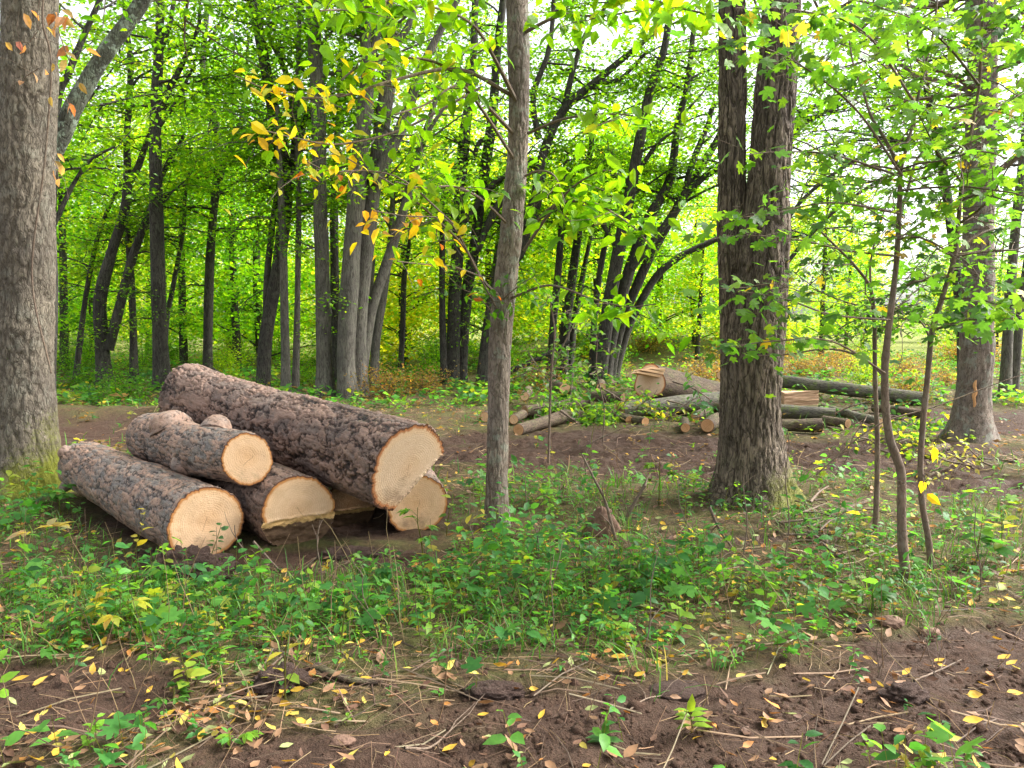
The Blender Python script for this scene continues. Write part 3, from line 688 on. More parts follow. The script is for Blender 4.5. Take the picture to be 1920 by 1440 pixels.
ST, STo, STs = near_tree('slender_tree', 'slender pale barked tree standing alone between the two log piles', [[(930, 1003, 46), (931, 940, 40), (934, 800, 40), (938, 640, 42), (949, 520, 40), (962, 400, 39), (972, 250, 38), (972, 100, 38), (970, -30, 37), (975, -160, 34)]], B_SLIM, 6.0,
                       near_disp(48, .25, .006, .012, 31, .02, nbut=3), 90, .014, am=.22)
DT, DTo, DTs = near_tree('ash_tree', 'big twin stemmed tree with deeply ridged brown bark and mossy foot', [
    [(1414, 950, 112), (1412, 880, 108), (1410, 800, 104), (1412, 720, 104), (1418, 620, 100), (1426, 540, 92), (1437, 400, 82), (1450, 220, 74), (1462, 60, 66), (1466, -60, 62), (1472, -180, 60)],
    [(1384, 950, 70), (1384, 860, 70), (1384, 760, 64), (1382, 640, 56), (1377, 520, 54), (1374, 400, 54), (1373, 250, 52), (1373, 100, 49), (1372, -60, 46), (1370, -180, 44)]], B_ASH, 6.85,
                       near_disp(34, .13, .016, .025, 41, .12, nbut=5), 170, .016, am=.58, fh=.27)
acc = Acc(); crown_on(acc, DTs, 4.3, 20, 2.6, 3000, .075, GREEN + LIME, None, T8)
o = acc.build('crown', [B_TWIG, M_LEAF], DT, False); o.location = -DTo
QT, QTo, QTs = near_tree('maple_tree', 'grey trunk with an orange scraped patch near its foot behind the saplings', [[(1820, 826, 66), (1824, 770, 60), (1830, 680, 60), (1832, 560, 54), (1834, 420, 52), (1840, 260, 50), (1842, 120, 48), (1838, -30, 46), (1836, -150, 44)]], B_SLIM, 10.6,
                       near_disp(26, .3, .012, .03, 51, .08), 80, .03, am=.45)
def scar(root, org, px, py, d, wd, hg):
    a = NT('raw scraped wood'); n_ = a.noise(a.map(a.obj(), (30, 30, 4)), 2, 4); mt = a.done(a.pbr(a.mix(n_, (.50, .22, .08), (.62, .38, .18)), .8, a.bump(n_, .02)))
    g = 9; V = []
    for i in range(g):
        for j in range(5):
            v = i / (g - 1) - .5; u = j / 4 - .5; ww = wd * (1 - 1.6 * abs(v) ** 1.5) * (.8 + .25 * math.sin(i * 2.1)); p = W(px, py, d)
            V.append(p + np.array([u * ww + .01 * math.sin(i * 1.7), .10 * (abs(u) * 2) ** 2 * wd * 2, v * hg]) - org)
    i = (np.arange(g - 1)[:, None] * 5 + np.arange(4)[None]).ravel()
    mk('bark_scar', np.array(V), np.stack([i, i + 1, i + 6, i + 5], 1), None, [mt], root)
scar(QT, QTo, 1829, 738, 10.385, .075, .36)
acc = Acc(); crown_on(acc, QTs, 3.3, 40, 3.6, 7500, .062, GREEN + LIME + YELLOW[2:], [2, 2, 2, 1, 1, 1, .6], T4, .24)
o = acc.build('crown', [B_TWIG, M_LEAF], QT, False); o.location = -QTo

# leafy branches of the slender tree (traced)
def leafy(root, org, pts, d, ptsw, nl, size, pal, wts=None, name='branch', tpl=T8, spread=.09, dd=0.0, start=.35, mat=None, side=2, droop=-.3):
    acc = Acc()
    P, r = stem_px([(x, y, w_) for (x, y), w_ in zip(pts, np.linspace(ptsw[0], ptsw[1], len(pts)))], d, dd=dd)
    Q, rr = resample(P, r, .05); acc.tube(P, r, 6, .06, (.1, .08, .06), 0)
    n = len(Q); nd = [Q[int(n * start):]]
    for _ in range(side * 2):
        j = rng.integers(int(n * start), max(int(n * start) + 1, n - 1)); C = grow(Q[j], rng.normal(0, 1, 3) * np.array([1, .8, .35]), rng.uniform(.2, .5), 4, -.05)
        acc.tube(C, np.linspace(rr[j] * .6, .0015, 5), 4, .1, (.1, .08, .06), 0); nd.append(C[1:])
    nd = np.vstack(nd); kk = rng.integers(0, len(nd), nl); pos = nd[kk]
    D = rdir(nl, .45); D[:, 2] += droop
    pos = pos + rng.normal(0, spread, (nl, 3)) * np.array([1, 1, .5])
    acc.leaves(tpl, pos, D, rnorm(nl, .55), size * rng.uniform(.6, 1.2, nl), pick(pal, nl, wts), rng.uniform(.9, 1.25, nl), 1)
    o = acc.build(name, [mat or B_TWIG, M_LEAF], root, False); o.location = -org
    return o
LY = LIME + [(.36, .40, .02)]
LYw = [3, 3, 2, .5]
leafy(ST, STo, [(968, 190), (930, 115), (890, 50), (830, 18), (760, 12)], 5.95, (9, 3), 80, .125, LY, LYw, dd=-.8)
leafy(ST, STo, [(962, 250), (905, 190), (835, 125), (760, 108), (680, 122), (640, 150)], 5.95, (8, 3), 120, .12, LY + YELLOW[:1], LYw + [1], dd=-.7)
leafy(ST, STo, [(965, 300), (900, 200), (860, 160), (800, 195), (740, 215)], 5.95, (7, 3), 60, .115, LY, LYw, dd=-1.0)
leafy(ST, STo, [(952, 420), (900, 372), (850, 350), (790, 352), (740, 340)], 5.95, (6, 2), 50, .12, LY, LYw, dd=-1.0)
leafy(ST, STo, [(942, 560), (905, 525), (868, 460), (800, 395), (735, 345), (690, 320), (640, 290)], 5.95, (7, 2), 46, .11, LY + YELLOW, LYw + [1, 1, .5], dd=-.9)
leafy(ST, STo, [(938, 590), (900, 520), (860, 440), (830, 410), (760, 405), (700, 395)], 5.95, (4, 2), 34, .10, YELLOW + ORANGE[2:], name='yellowing_branch', start=.6, dd=-1.1)
leafy(ST, STo, [(905, 520), (850, 500), (790, 495), (745, 490)], 5.7, (3, 2), 20, .09, YELLOW + ORANGE + LIME, name='yellowing_branch', dd=-.8)
leafy(ST, STo, [(962, 180), (860, 130), (740, 150), (640, 180), (540, 180), (440, 142)], 5.95, (8, 2), 56, .10, YELLOW + ORANGE[2:] + LIME[:1], [3, 2, 4, .35, 1.5], name='yellowing_branch', start=.5, dd=-1.5)
leafy(ST, STo, [(900, 165), (760, 240), (640, 270), (560, 260), (480, 240)], 5.8, (5, 2), 54, .105, YELLOW + ORANGE[2:] + LIME[:1], [3, 2, 4, .4, 1.5], name='yellowing_branch', start=.55, dd=-1.3)
leafy(ST, STo, [(850, 420), (760, 340), (690, 320), (620, 322), (570, 300)], 5.3, (4, 2), 36, .095, YELLOW + ORANGE + LIME[:1], [2, 2, 4, .5, .3, .6, 1.5], name='yellowing_branch', start=.5, dd=-.6)
leafy(ST, STo, [(982, 470), (1030, 400), (1075, 350), (1130, 320), (1165, 330)], 5.95, (7, 2), 60, .13, LIME, None, dd=-.7)
leafy(ST, STo, [(985, 440), (1040, 385), (1110, 380), (1180, 420), (1220, 460)], 5.95, (7, 2), 110, .125, LY, LYw, dd=-.7)
leafy(ST, STo, [(990, 250), (1050, 225), (1110, 215), (1170, 215), (1215, 225)], 5.95, (6, 2), 40, .13, LY, LYw, dd=-1.2, start=.5)
leafy(ST, STo, [(985, 330), (1010, 320), (1040, 330), (1060, 380)], 5.95, (5, 2), 30, .125, LIME, None, dd=-.7)
leafy(ST, STo, [(955, 560), (1030, 535), (1110, 560), (1175, 575), (1230, 570)], 5.95, (5, 2), 54, .125, LIME, None, dd=-.9, start=.5)
leafy(ST, STo, [(985, 60), (1050, 30), (1130, 30), (1220, 15)], 5.95, (7, 2), 70, .13, LY, LYw, dd=-1.0)
leafy(ST, STo, [(970, -60), (1100, -40), (1240, 5), (1340, 30)], 5.95, (9, 3), 110, .14, LY, LYw, dd=-1.8)
leafy(ST, STo, [(970, -60), (820, -40), (700, 10), (600, 20)], 5.95, (9, 3), 110, .13, LY, LYw, dd=-1.5)
leafy(ST, STo, [(944, 560), (980, 530), (1010, 515)], 5.9, (3, 1), 60, .07, GREEN, None, dd=-.2, start=.2)
leafy(ST, STo, [(935, 600), (900, 560), (865, 540)], 5.9, (3, 1), 60, .07, GREEN, None, dd=-.2, start=.2)
acc = Acc(); crown_on(acc, STs, 4.0, 12, 1.8, 1500, .12, LY, LYw, T8)
o = acc.build('crown', [B_TWIG, M_LEAF], ST, False); o.location = -STo

# --- saplings on the right
def sapling(label, stems, d, mat=B_TWIG, group='saplings near the double trunk', cat='sapling', seg=14, name='sapling'):
    root = None; S = []
    for i, st in enumerate(stems):
        P, r = stem_px(st, d + .1 * i, dd=.15 * i); r = r * .82
        if i == 0:
            P, r = ground_stem(P, r); org = np.array([P[0][0], P[0][1], H(P[0][0], P[0][1])]); root = empty(name, org); tag(root, label, cat, group)
        P, r = flare(P, r, .06, .25) if i == 0 else (P, r)
        def dsp(V, t, v, rr): return rr * .10 * fbm(V * np.array([14, 14, 8]), 3, 4) + rr * .14 * np.maximum(0, np.sin(v * 21)) ** 12
        trunk_obj('stem' if i == 0 else 'fork', P, r, mat, root, org, seg if i == 0 else 10, .025, dsp); S.append((P, r))
    return root, org, S
S1, S1o, S1s = sapling('tallest sapling with a crooked stem bending at knee height before the grey scraped trunk', [
    [(1706, 1103, 24), (1694, 1040, 22), (1690, 960, 20), (1690, 890, 20), (1668, 820, 18), (1660, 760, 17), (1659, 690, 16), (1668, 600, 14), (1680, 500, 12), (1686, 400, 11), (1688, 318, 10)],
    [(1688, 322, 9), (1672, 285, 8), (1650, 245, 7), (1632, 215, 6), (1618, 170, 5), (1600, 120, 4), (1590, 60, 3)],
    [(1688, 322, 9), (1700, 275, 8), (1712, 230, 7), (1728, 150, 6), (1750, 60, 5), (1760, -30, 4), (1770, -140, 3)],
    [(1684, 420, 7), (1706, 340, 6), (1722, 295, 6), (1764, 255, 5), (1810, 220, 4), (1880, 190, 3)],
    [(1716, 240, 6), (1708, 190, 5), (1692, 160, 4), (1640, 110, 3), (1570, 80, 3), (1480, 55, 2), (1440, 30, 2)],
    [(1659, 705, 8), (1630, 680, 6), (1590, 660, 5), (1540, 655, 4), (1470, 665, 3), (1390, 668, 2)]], 4.73)
S2, S2o, S2s = sapling('thinner companion sapling leaning right just behind the tallest crooked one', [
    [(1750, 1090, 16), (1742, 1020, 14), (1730, 950, 13), (1726, 880, 13), (1730, 800, 13), (1740, 700, 12), (1748, 620, 12), (1766, 560, 11), (1790, 480, 10), (1797, 420, 9), (1803, 340, 8), (1820, 250, 7), (1836, 160, 6), (1841, 60, 5), (1843, -60, 4)],
    [(1793, 475, 8), (1820, 450, 6), (1856, 432, 5), (1900, 428, 4), (1960, 420, 3)],
    [(1800, 290, 6), (1835, 225, 5), (1870, 200, 4), (1930, 170, 3)],
    [(1746, 640, 6), (1728, 605, 4), (1690, 580, 3), (1600, 570, 3), (1520, 540, 2)]], 4.95)
S3, S3o, S3s = sapling('straight dark sapling with small dark leaves between the double trunk and the crooked sapling', [
    [(1640, 1000, 13), (1644, 920, 12), (1645, 820, 11), (1641, 720, 10), (1639, 600, 9), (1632, 540, 8), (1600, 495, 6), (1555, 450, 5), (1525, 420, 4)],
    [(1639, 600, 7), (1632, 500, 5), (1650, 420, 4), (1672, 360, 3)], [(1640, 640, 6), (1700, 560, 4), (1760, 520, 3)]], 5.75, B_TWIG)
MG = [(.09, .23, .03), (.12, .27, .035), (.065, .17, .035), (.17, .31, .04), (.46, .36, .05)]; MGw = [3, 3, 2, 1.5, .35]
BG = [(.045, .12, .05), (.06, .15, .045)]
for root, org, ss, zz, nb, L_, nl, sz, pal, wt, tp in (
        (S1, S1o, S1s, 1.45, 30, .75, 900, .064, MG, MGw, TM), (S2, S2o, S2s, 1.5, 26, .7, 640, .068, MG + BG, MGw + [1, 1], TM),
        (S3, S3o, S3s, 1.5, 30, .6, 1500, .05, GREEN + [(.03, .075, .02)], None, T8)):
    acc = Acc(); crown_on(acc, ss, zz, nb, L_, nl, sz, pal, wt, tp, .12, (.12, .09, .065), elev=(-.1, .5))
    o = acc.build('crown', [B_TWIG, M_LEAF], root, False); o.location = -org
for pts, d, nl in (([(1692, 330), (1600, 200), (1480, 110), (1360, 70)], 4.6, 60), ([(1668, 600), (1560, 590), (1470, 560), (1380, 545)], 4.6, 34), ([(1660, 700), (1560, 640), (1450, 640), (1370, 650)], 4.6, 40),
                   ([(1686, 400), (1560, 380), (1450, 400), (1370, 410)], 4.6, 30), ([(1720, 200), (1620, 60), (1500, 20), (1380, 15)], 4.4, 70), ([(1688, 330), (1560, 290), (1460, 285), (1400, 290)], 4.6, 26), ([(1680, 480), (1590, 470), (1500, 450), (1400, 440)], 4.6, 24)):
    leafy(S1, S1o, pts, d, (5, 1.5), int(nl * 1.7), .075, MG, MGw, tpl=TM, dd=-.5, start=.45, side=3, spread=.08)
for pts, nl in (([(1797, 420), (1850, 380), (1900, 300), (1960, 240)], 40), ([(1748, 620), (1810, 600), (1880, 600), (1940, 590)], 40), ([(1766, 560), (1830, 560), (1890, 575), (1930, 560)], 30), ([(1836, 160), (1780, 90), (1720, 40), (1640, 10)], 60), ([(1840, 60), (1890, 30), (1950, 10)], 50), ([(1803, 340), (1760, 290), (1740, 250), (1720, 210)], 26)):
    leafy(S2, S2o, pts, 4.9, (5, 1.5), int(nl * 1.7), .078, MG + BG, MGw + [1, 1], tpl=TM, dd=-.5, start=.4, side=3, spread=.09)
leafy(S2, S2o, [(1735, 900), (1728, 885), (1731, 905), (1734, 925)], 4.6, (3, 1), 5, .085, YELLOW[1:2], None, name='dead_leaf_sprig', spread=.01, droop=-1.5)

# understory seedling tree next to the slender tree, small dull green leaves
S4, S4o, S4s = sapling('wispy leafy sapling with a bare lower stem just right of the slender tree', [
    [(1028, 800, 6), (1032, 740, 5), (1035, 680, 5), (1040, 620, 4), (1030, 560, 3)], [(1035, 690, 4), (1060, 640, 3), (1085, 590, 2)], [(1034, 720, 4), (1010, 690, 3), (990, 660, 2)]], 8.5, B_TWIG)
acc = Acc(); crown_on(acc, S4s, .9, 16, .5, 420, .08, GREEN + [(.12, .2, .05)], None, T8, .1, (.1, .08, .06), elev=(-.1, .5))
o = acc.build('crown', [B_TWIG, M_LEAF], S4, False); o.location = -S4o

# creeper on the mossy maple
def creeper():
    p0 = W(92, 330, 6.8); root = empty('creeper_vine', (p0[0], p0[1], H(p0[0], p0[1]))); org = np.array(root.location); tag(root, 'rust coloured creeper hanging on the stout grey maple trunk', 'vine')
    acc = Acc(); 
    P, r = stem_px([(96, 700, 4), (60, 520, 4), (84, 300, 4), (96, 120, 4), (80, 40, 4), (85, -60, 4)], 6.98); acc.tube(P, r, 6, .05, (.2, .15, .1), 0)
    acc.build('stem', [B_TWIG], root).location = -org
    for pts, n in (([(80, -20), (72, 10), (70, 45), (75, 60)], 12), ([(110, 60), (128, 110), (142, 140), (146, 165)], 7), ([(70, 60), (55, 80), (35, 78)], 3), ([(70, 130), (50, 142), (45, 150)], 3), ([(95, 290), (106, 310), (110, 340)], 5), ([(120, 175), (132, 205), (133, 225)], 3)):
        leafy(root, org, pts, 6.75, (2, 1), n, .115, RUST, None, name='leaf_spray', spread=.03, side=1, droop=-.9, start=.3)
creeper()

# --- middle distance trunks (traced)
def cr(nl=5200, zmin=3.9, nb=16, L=2.3, size=.10, pal=GREEN[:2] + LIME + LIME[:2] + YGREEN[2:], wts=None, zmax=9.2, **kw): return dict(zmin=zmin, zmax=zmax, nb=int(nb * 1.4), L=L, nl=int(nl * 1.12), size=size * 1.12, pal=pal, wts=wts, spread=.22, az=(-.5, math.pi + .5), **kw)
def low(nl=500, z0=1.4, z1=4.2, pal=LIME + GREEN[:1], nb=5): return dict(zmin=z0, zmax=z1, nb=nb, L=1.3, nl=nl, size=.085, pal=pal, spread=.2, elev=(-.1, .3))
GL = GREEN[:1] + LIME; LG = LIME + YGREEN + GREEN[1:2]
tree('dark_tree', 'dark leaning stem showing just behind the lichened limb of the mossy maple', 13.5, [[(92, 760, 18), (100, 560, 16), (98, 420, 15), (108, 200, 13), (128, 140, 12), (152, 80, 11), (188, 0, 9)]], B_MID, [cr(4200)], limbs=[[(100, 425, 9), (135, 350, 8), (170, 300, 6), (215, 275, 4)]])
tree('dark_tree', 'dark trunk splitting low into two wavy stems beyond the bare soil patch', 18.6, [[(197, 725, 27), (191, 640, 24), (188, 560, 22), (208, 480, 19), (232, 400, 17), (239, 340, 15), (238, 260, 12), (245, 130, 10), (238, 60, 9), (232, 0, 8)]], B_MID, [cr(5200, pal=LG), low()],
     limbs=[[(203, 655, 20), (218, 600, 18), (238, 520, 17), (256, 460, 15), (276, 410, 13), (290, 370, 11), (312, 310, 9), (345, 255, 6)], [(240, 345, 14), (258, 315, 12), (274, 270, 10), (292, 225, 7), (330, 180, 4)]])
tree('thin_tree', 'very slim slanting tree left of the low splitting dark trunk', 20.3, [[(140, 716, 11), (152, 620, 10), (165, 530, 9), (185, 440, 8), (208, 380, 7), (232, 335, 5)]], B_MID, [cr(1600, 2.6, 8, 1.8, pal=LG)], ext=0)
tree('thin_tree', 'slim trunk just right of the low splitting dark trunk', 19.6, [[(251, 716, 16), (249, 600, 13), (243, 480, 12), (238, 420, 9), (240, 330, 6)]], B_MID, [cr(1800, 2.8, 8, 1.8, pal=LG), low()], ext=0)
tree('dark_tree', 'tall straight dark trunk rising directly behind the far end of the biggest log', 17.8, [[(304, 735, 31), (298, 600, 26), (294, 450, 24), (291, 300, 22), (292, 200, 20), (299, 70, 16), (302, -20, 14)]], B_MID, [cr(6000), low()],
     limbs=[[(297, 215, 13), (318, 165, 11), (338, 128, 10), (356, 88, 8), (373, 48, 7), (375, -20, 5)], [(302, 90, 10), (316, 55, 9), (330, -15, 7)], [(297, 240, 8), (330, 190, 7), (365, 120, 5)]])
tree('thin_tree', 'thin wavy stem close beside the tall straight dark trunk', 20.5, [[(308, 712, 9), (312, 610, 9), (326, 530, 9), (344, 430, 8), (347, 370, 7), (357, 320, 6), (384, 270, 5), (396, 220, 3)]], B_MID, [cr(2000, 3, 8, 1.8, pal=LG)], ext=0)
tree('dark_tree', 'wavy dark trunk with an S bend behind the middle of the biggest log', 20.4, [[(389, 718, 18), (390, 620, 17), (393, 500, 16), (398, 420, 15), (406, 330, 14), (408, 260, 13), (396, 200, 11), (380, 130, 10), (386, 40, 9), (392, -20, 8)]], B_MID, [cr(5200, pal=GL), low()],
     limbs=[[(399, 405, 11), (415, 330, 9), (426, 290, 8), (450, 230, 7), (460, 160, 6), (466, 60, 5)], [(386, 90, 6), (408, 50, 5), (430, 0, 4)]])
tree('dark_tree', 'dark trunk forking at the top into a thick left bending stem', 17.6, [[(492, 738, 25), (498, 640, 24), (511, 560, 24), (525, 480, 25), (534, 380, 26), (530, 300, 24), (517, 230, 22), (502, 150, 20), (486, 60, 19), (470, -20, 18)]], B_MID, [cr(6000), low()],
     limbs=[[(498, 650, 12), (501, 520, 13), (510, 430, 12), (520, 360, 10)], [(536, 390, 16), (548, 320, 14), (552, 250, 12), (540, 150, 11), (505, 70, 9)], [(538, 345, 14), (558, 290, 12), (575, 210, 9)]])
tree('thin_tree', 'pale grey pole like trunk in front of the forking dark trunk', 16.9, [[(537, 742, 19), (534, 600, 15), (531, 450, 14), (528, 380, 12), (524, 300, 10), (520, 200, 7)]], B_PALE, [cr(1600, 3.8, 7)], ext=0)
tree('thin_tree', 'thin pale pole standing beside the ridged straight grey trunk', 17.2, [[(553, 740, 13), (557, 600, 11), (559, 480, 11), (560, 370, 10), (557, 220, 9), (561, 50, 8), (566, -20, 7)]], B_PALE, [cr(2600)])
tree('grey_tree', 'straight ridged grey trunk to the left of the multi stemmed grey clump', 16.6, [[(611, 745, 33), (608, 650, 29), (604, 480, 27), (600, 350, 26), (597, 200, 27), (590, 80, 25), (586, -20, 24)]], B_PALE, [cr(6000), low()])
tree('dark_tree', 'dark narrow trunk half hidden behind the straight ridged grey trunk', 20.5, [[(632, 714, 20), (628, 560, 17), (626, 420, 15), (629, 300, 13), (636, 200, 11), (640, 80, 9), (645, -20, 8)]], B_MID, [cr(4200)])
tree('clump_tree', 'grey clump of several stems fanning out just above the biggest log', 16.3, [
    [(655, 750, 38), (649, 660, 33), (658, 500, 33), (668, 380, 33), (680, 250, 30), (690, 150, 28), (688, 80, 24), (682, -20, 20)],
    [(672, 742, 32), (674, 600, 30), (688, 450, 30), (701, 345, 30), (715, 250, 30), (729, 150, 28), (734, 80, 24), (730, -20, 20)],
    [(670, 745, 20), (690, 615, 20), (702, 560, 20), (726, 490, 19), (747, 425, 18), (766, 360, 16), (785, 285, 13), (808, 215, 10), (835, 130, 7)]], B_PALE, [cr(8500, nb=26)],
    limbs=[[(690, 150, 18), (700, 90, 16), (712, 40, 14), (722, -20, 12)], [(702, 345, 24), (728, 290, 23), (748, 250, 22), (768, 195, 19), (792, 125, 16), (830, 50, 13), (870, -20, 10)], [(733, 90, 14), (752, 70, 13), (772, 35, 12), (785, -20, 10)], [(768, 350, 9), (800, 255, 8), (840, 190, 6)]])
tree('thin_tree', 'slim brownish trunk between the grey clump and the next cluster', 18.3, [[(700, 722, 19), (705, 640, 17), (716, 570, 16), (726, 500, 14), (733, 440, 11), (738, 340, 8)], [(704, 640, 11), (696, 560, 10), (700, 480, 8)]], B_PALE, [cr(1800, 3.6, 8)], ext=0)
tree('thin_tree', 'single thin dark pole standing alone between the grey clump and the slender tree', 20.8, [[(749, 712, 11), (755, 620, 10), (758, 520, 10), (766, 470, 7), (772, 380, 4)]], B_MID, [cr(1600, 2.6, 7, pal=LG)], ext=0)
tree('clump_tree', 'tight cluster of dark trunks just left of the slender tree', 19.4, [
    [(833, 722, 14), (829, 580, 12), (829, 430, 10), (832, 330, 7)],
    [(846, 724, 26), (851, 600, 24), (858, 450, 23), (863, 350, 22), (871, 250, 20), (880, 190, 17), (888, 90, 14), (891, -20, 12)],
    [(861, 724, 24), (875, 560, 21), (889, 470, 20), (905, 345, 20), (920, 250, 20), (926, 190, 17), (933, 90, 15), (945, -20, 12)]], B_MID, [cr(8000, nb=24), low()],
    limbs=[[(866, 420, 13), (893, 385, 12), (930, 340, 11), (965, 320, 9)], [(888, 300, 9), (900, 265, 9), (940, 250, 7)]])
tree('leaning_tree', 'dark tree leaning far over behind the slender tree with a long slanting limb', 19.2, [[(903, 722, 20), (910, 640, 18), (928, 540, 17), (962, 450, 17), (1000, 380, 17), (1018, 290, 17), (1055, 208, 16), (1118, 152, 14), (1180, 100, 11), (1228, 60, 8)]], B_MID, [cr(6000, nb=20), low()],
     limbs=[[(895, 470, 14), (925, 400, 14), (960, 350, 13), (1000, 300, 12)], [(1055, 215, 12), (1075, 130, 10), (1100, 60, 8), (1140, 5, 6)], [(940, 510, 13), (975, 480, 14), (990, 430, 15), (1005, 400, 15), (1020, 320, 10)], [(1118, 152, 9), (1160, 150, 8), (1215, 95, 6)], [(1010, 260, 12), (1000, 180, 11), (1030, 90, 9), (1040, -20, 8)]])
tree('thin_tree', 'thin grey trunk visible between the tight dark cluster and the slender tree', 21.5, [[(905, 712, 16), (912, 640, 15), (922, 560, 13), (930, 480, 9), (940, 400, 6)]], B_PALE, [cr(1400, 3, 6)], ext=0)
tree('dark_tree', 'dark straight stem just right of the slender tree', 19.8, [[(1032, 720, 17), (1038, 600, 14), (1046, 520, 14), (1052, 440, 13), (1056, 370, 10), (1062, 280, 7)]], B_MID, [cr(3000, 3.6, 10)], ext=0)
tree('dark_tree', 'pair of dark slanting stems left of the fan of leaning trunks', 20.6, [[(1052, 718, 21), (1060, 620, 19), (1073, 520, 17), (1084, 440, 15), (1092, 370, 12), (1110, 260, 9), (1120, 160, 7)], [(1066, 716, 14), (1076, 610, 12), (1092, 520, 10), (1110, 430, 7)]], B_MID, [cr(4800, 3.6), low()], ext=0)
tree('clump_tree', 'fan of black leaning trunks spreading out behind the far brush pile', 18.8, [
    [(1120, 724, 26), (1133, 640, 26), (1148, 540, 25), (1166, 440, 24), (1186, 340, 22), (1204, 240, 19), (1222, 160, 17), (1246, 90, 14), (1262, -20, 12)],
    [(1132, 724, 24), (1150, 620, 22), (1176, 520, 21), (1212, 420, 19), (1256, 335, 17), (1270, 240, 14), (1290, 150, 11), (1300, 60, 9)],
    [(1138, 722, 20), (1162, 620, 18), (1192, 540, 18), (1230, 460, 18), (1278, 375, 17), (1310, 320, 15), (1346, 260, 12), (1375, 190, 9)],
    [(1145, 720, 18), (1176, 620, 17), (1210, 550, 15), (1238, 510, 13), (1280, 478, 12), (1340, 450, 10), (1400, 425, 8)],
    [(1112, 722, 17), (1112, 650, 13), (1118, 560, 12), (1132, 470, 11), (1143, 420, 8)]], B_MID, [cr(10000, nb=30, L=2.4), low(900, nb=8)],
    limbs=[[(1186, 340, 9), (1228, 275, 7), (1265, 245, 5)], [(1185, 505, 12), (1240, 430, 12), (1268, 395, 12), (1280, 370, 11), (1300, 300, 12), (1325, 240, 9), (1340, 190, 7)], [(1278, 375, 11), (1318, 335, 10), (1350, 315, 9), (1390, 290, 7)], [(1158, 470, 9), (1130, 420, 8), (1104, 380, 6), (1100, 330, 4)]])
tree('grey_tree', 'dark companion stem leaning against the grey scraped trunk', 12.4, [[(1808, 790, 24), (1806, 650, 21), (1792, 500, 19), (1776, 370, 17), (1758, 270, 14), (1735, 150, 11), (1722, 40, 9)]], B_MID, [cr(2600, 4, 10)], ext=0)
tree('grey_tree', 'grey trunk pair standing at the edge beyond the grey scraped trunk', 16.3, [[(1884, 745, 20), (1890, 620, 18), (1898, 500, 17), (1908, 390, 16), (1920, 280, 14), (1935, 100, 12), (1945, -20, 10)], [(1898, 748, 17), (1912, 600, 15), (1928, 480, 14), (1950, 330, 12)]], B_PALE, [cr(4200, 3.6)])
tree('leaning_tree', 'thin trees edge limb arching over the sky gap behind the double trunk', 17.0, [[(1400, 740, 18), (1404, 600, 16), (1420, 480, 15), (1450, 330, 13), (1490, 230, 11), (1560, 185, 8), (1630, 170, 5)]], B_MID, [cr(6500, 3.2, 26, L=2.6, size=.07, pal=GREEN + LIME[2:])], ext=0, limbs=[[(1404, 600, 10), (1470, 500, 8), (1560, 400, 7), (1660, 330, 5)], [(1412, 540, 9), (1500, 380, 7), (1640, 280, 6), (1740, 250, 4)], [(1445, 345, 9), (1500, 240, 8), (1560, 205, 6), (1610, 182, 4)]])

# --- far trees: a bright sunlit edge of wood; a few kinds built, each tree copied on its own
def far_tree_proto(pal, wts, hgt_, seed, nclump, nl, wide, zlo, tr=.10):
    root = empty('forest_tree'); P = np.array([[0, 0, -.2], [rng.normal(0, .1), rng.normal(0, .1), hgt_ * .4], [rng.normal(0, .4), rng.normal(0, .3), hgt_ * .95]])
    V, q, _, _ = tube(P, [tr * 1.4, tr, .02], 8, .4); mk('trunk', V, q, None, [B_MID], root)
    acc = Acc()
    for c in range(nclump):
        z = zlo + (hgt_ - zlo) * rng.beta(1.1, 1.3); f = (z - zlo) / (hgt_ - zlo); rad = wide * (1 - .55 * f) * rng.uniform(.25, 1)
        a = rng.uniform(0, 2 * math.pi); ctr = np.array([rad * math.cos(a), rad * math.sin(a), z]); b = np.array([0, 0, max(.3, z - .35 * rad)])
        if c % 3 == 0: acc.tube([b, (b + ctr) / 2 + [0, 0, .1], ctr], [.035, .02, .006], 3, .4, (.05, .04, .03), 0)
        k = nl // nclump; tone = rng.uniform(.85, 1.25)
        pos = ctr + rng.normal(0, 1, (k, 3)) * np.array([.5, .5, .17]); pos[:, 2] = np.maximum(pos[:, 2], .1)
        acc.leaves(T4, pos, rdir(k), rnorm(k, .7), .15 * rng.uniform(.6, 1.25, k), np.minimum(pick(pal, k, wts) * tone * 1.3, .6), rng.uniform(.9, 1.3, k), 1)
    acc.build('crown', [B_MID, M_LEAF], root, False)
    return root
KINDS = [('lime', LIME, None), ('yellow green', YGREEN, None), ('yellow green', YGREEN + YELLOW[:1], [1, 1, 1, .4]), ('mid green', GREEN + LIME, None), ('yellow', YGREEN + YELLOW, None)]
protos = []
for i in range(8):
    kn, pal, wt = KINDS[i % 5]
    protos.append((kn, far_tree_proto(pal, wt, [8.6, 9.8, 7.6, 10.8, 7.0, 9.2, 8.4, 10.0][i], i, 76, 7400, [2.4, 2.2, 2.6, 2.5, 2.2, 2.8, 2.3, 2.5][i], [.6, 1.0, .4, 1.2, .3, .8, .5, 1.0][i])))
spots = []
for row, (yy, n, x0, x1) in enumerate(((25, 11, -18, 9), (29, 13, -22, 13), (34, 14, -27, 20), (40, 14, -33, 31), (48, 14, -40, 40))):
    for i in range(n):
        x = x0 + (x1 - x0) * (i + .5) / n + rng.normal(0, .7); spots.append((x, yy + rng.normal(0, .9), row))
used = [0] * 8
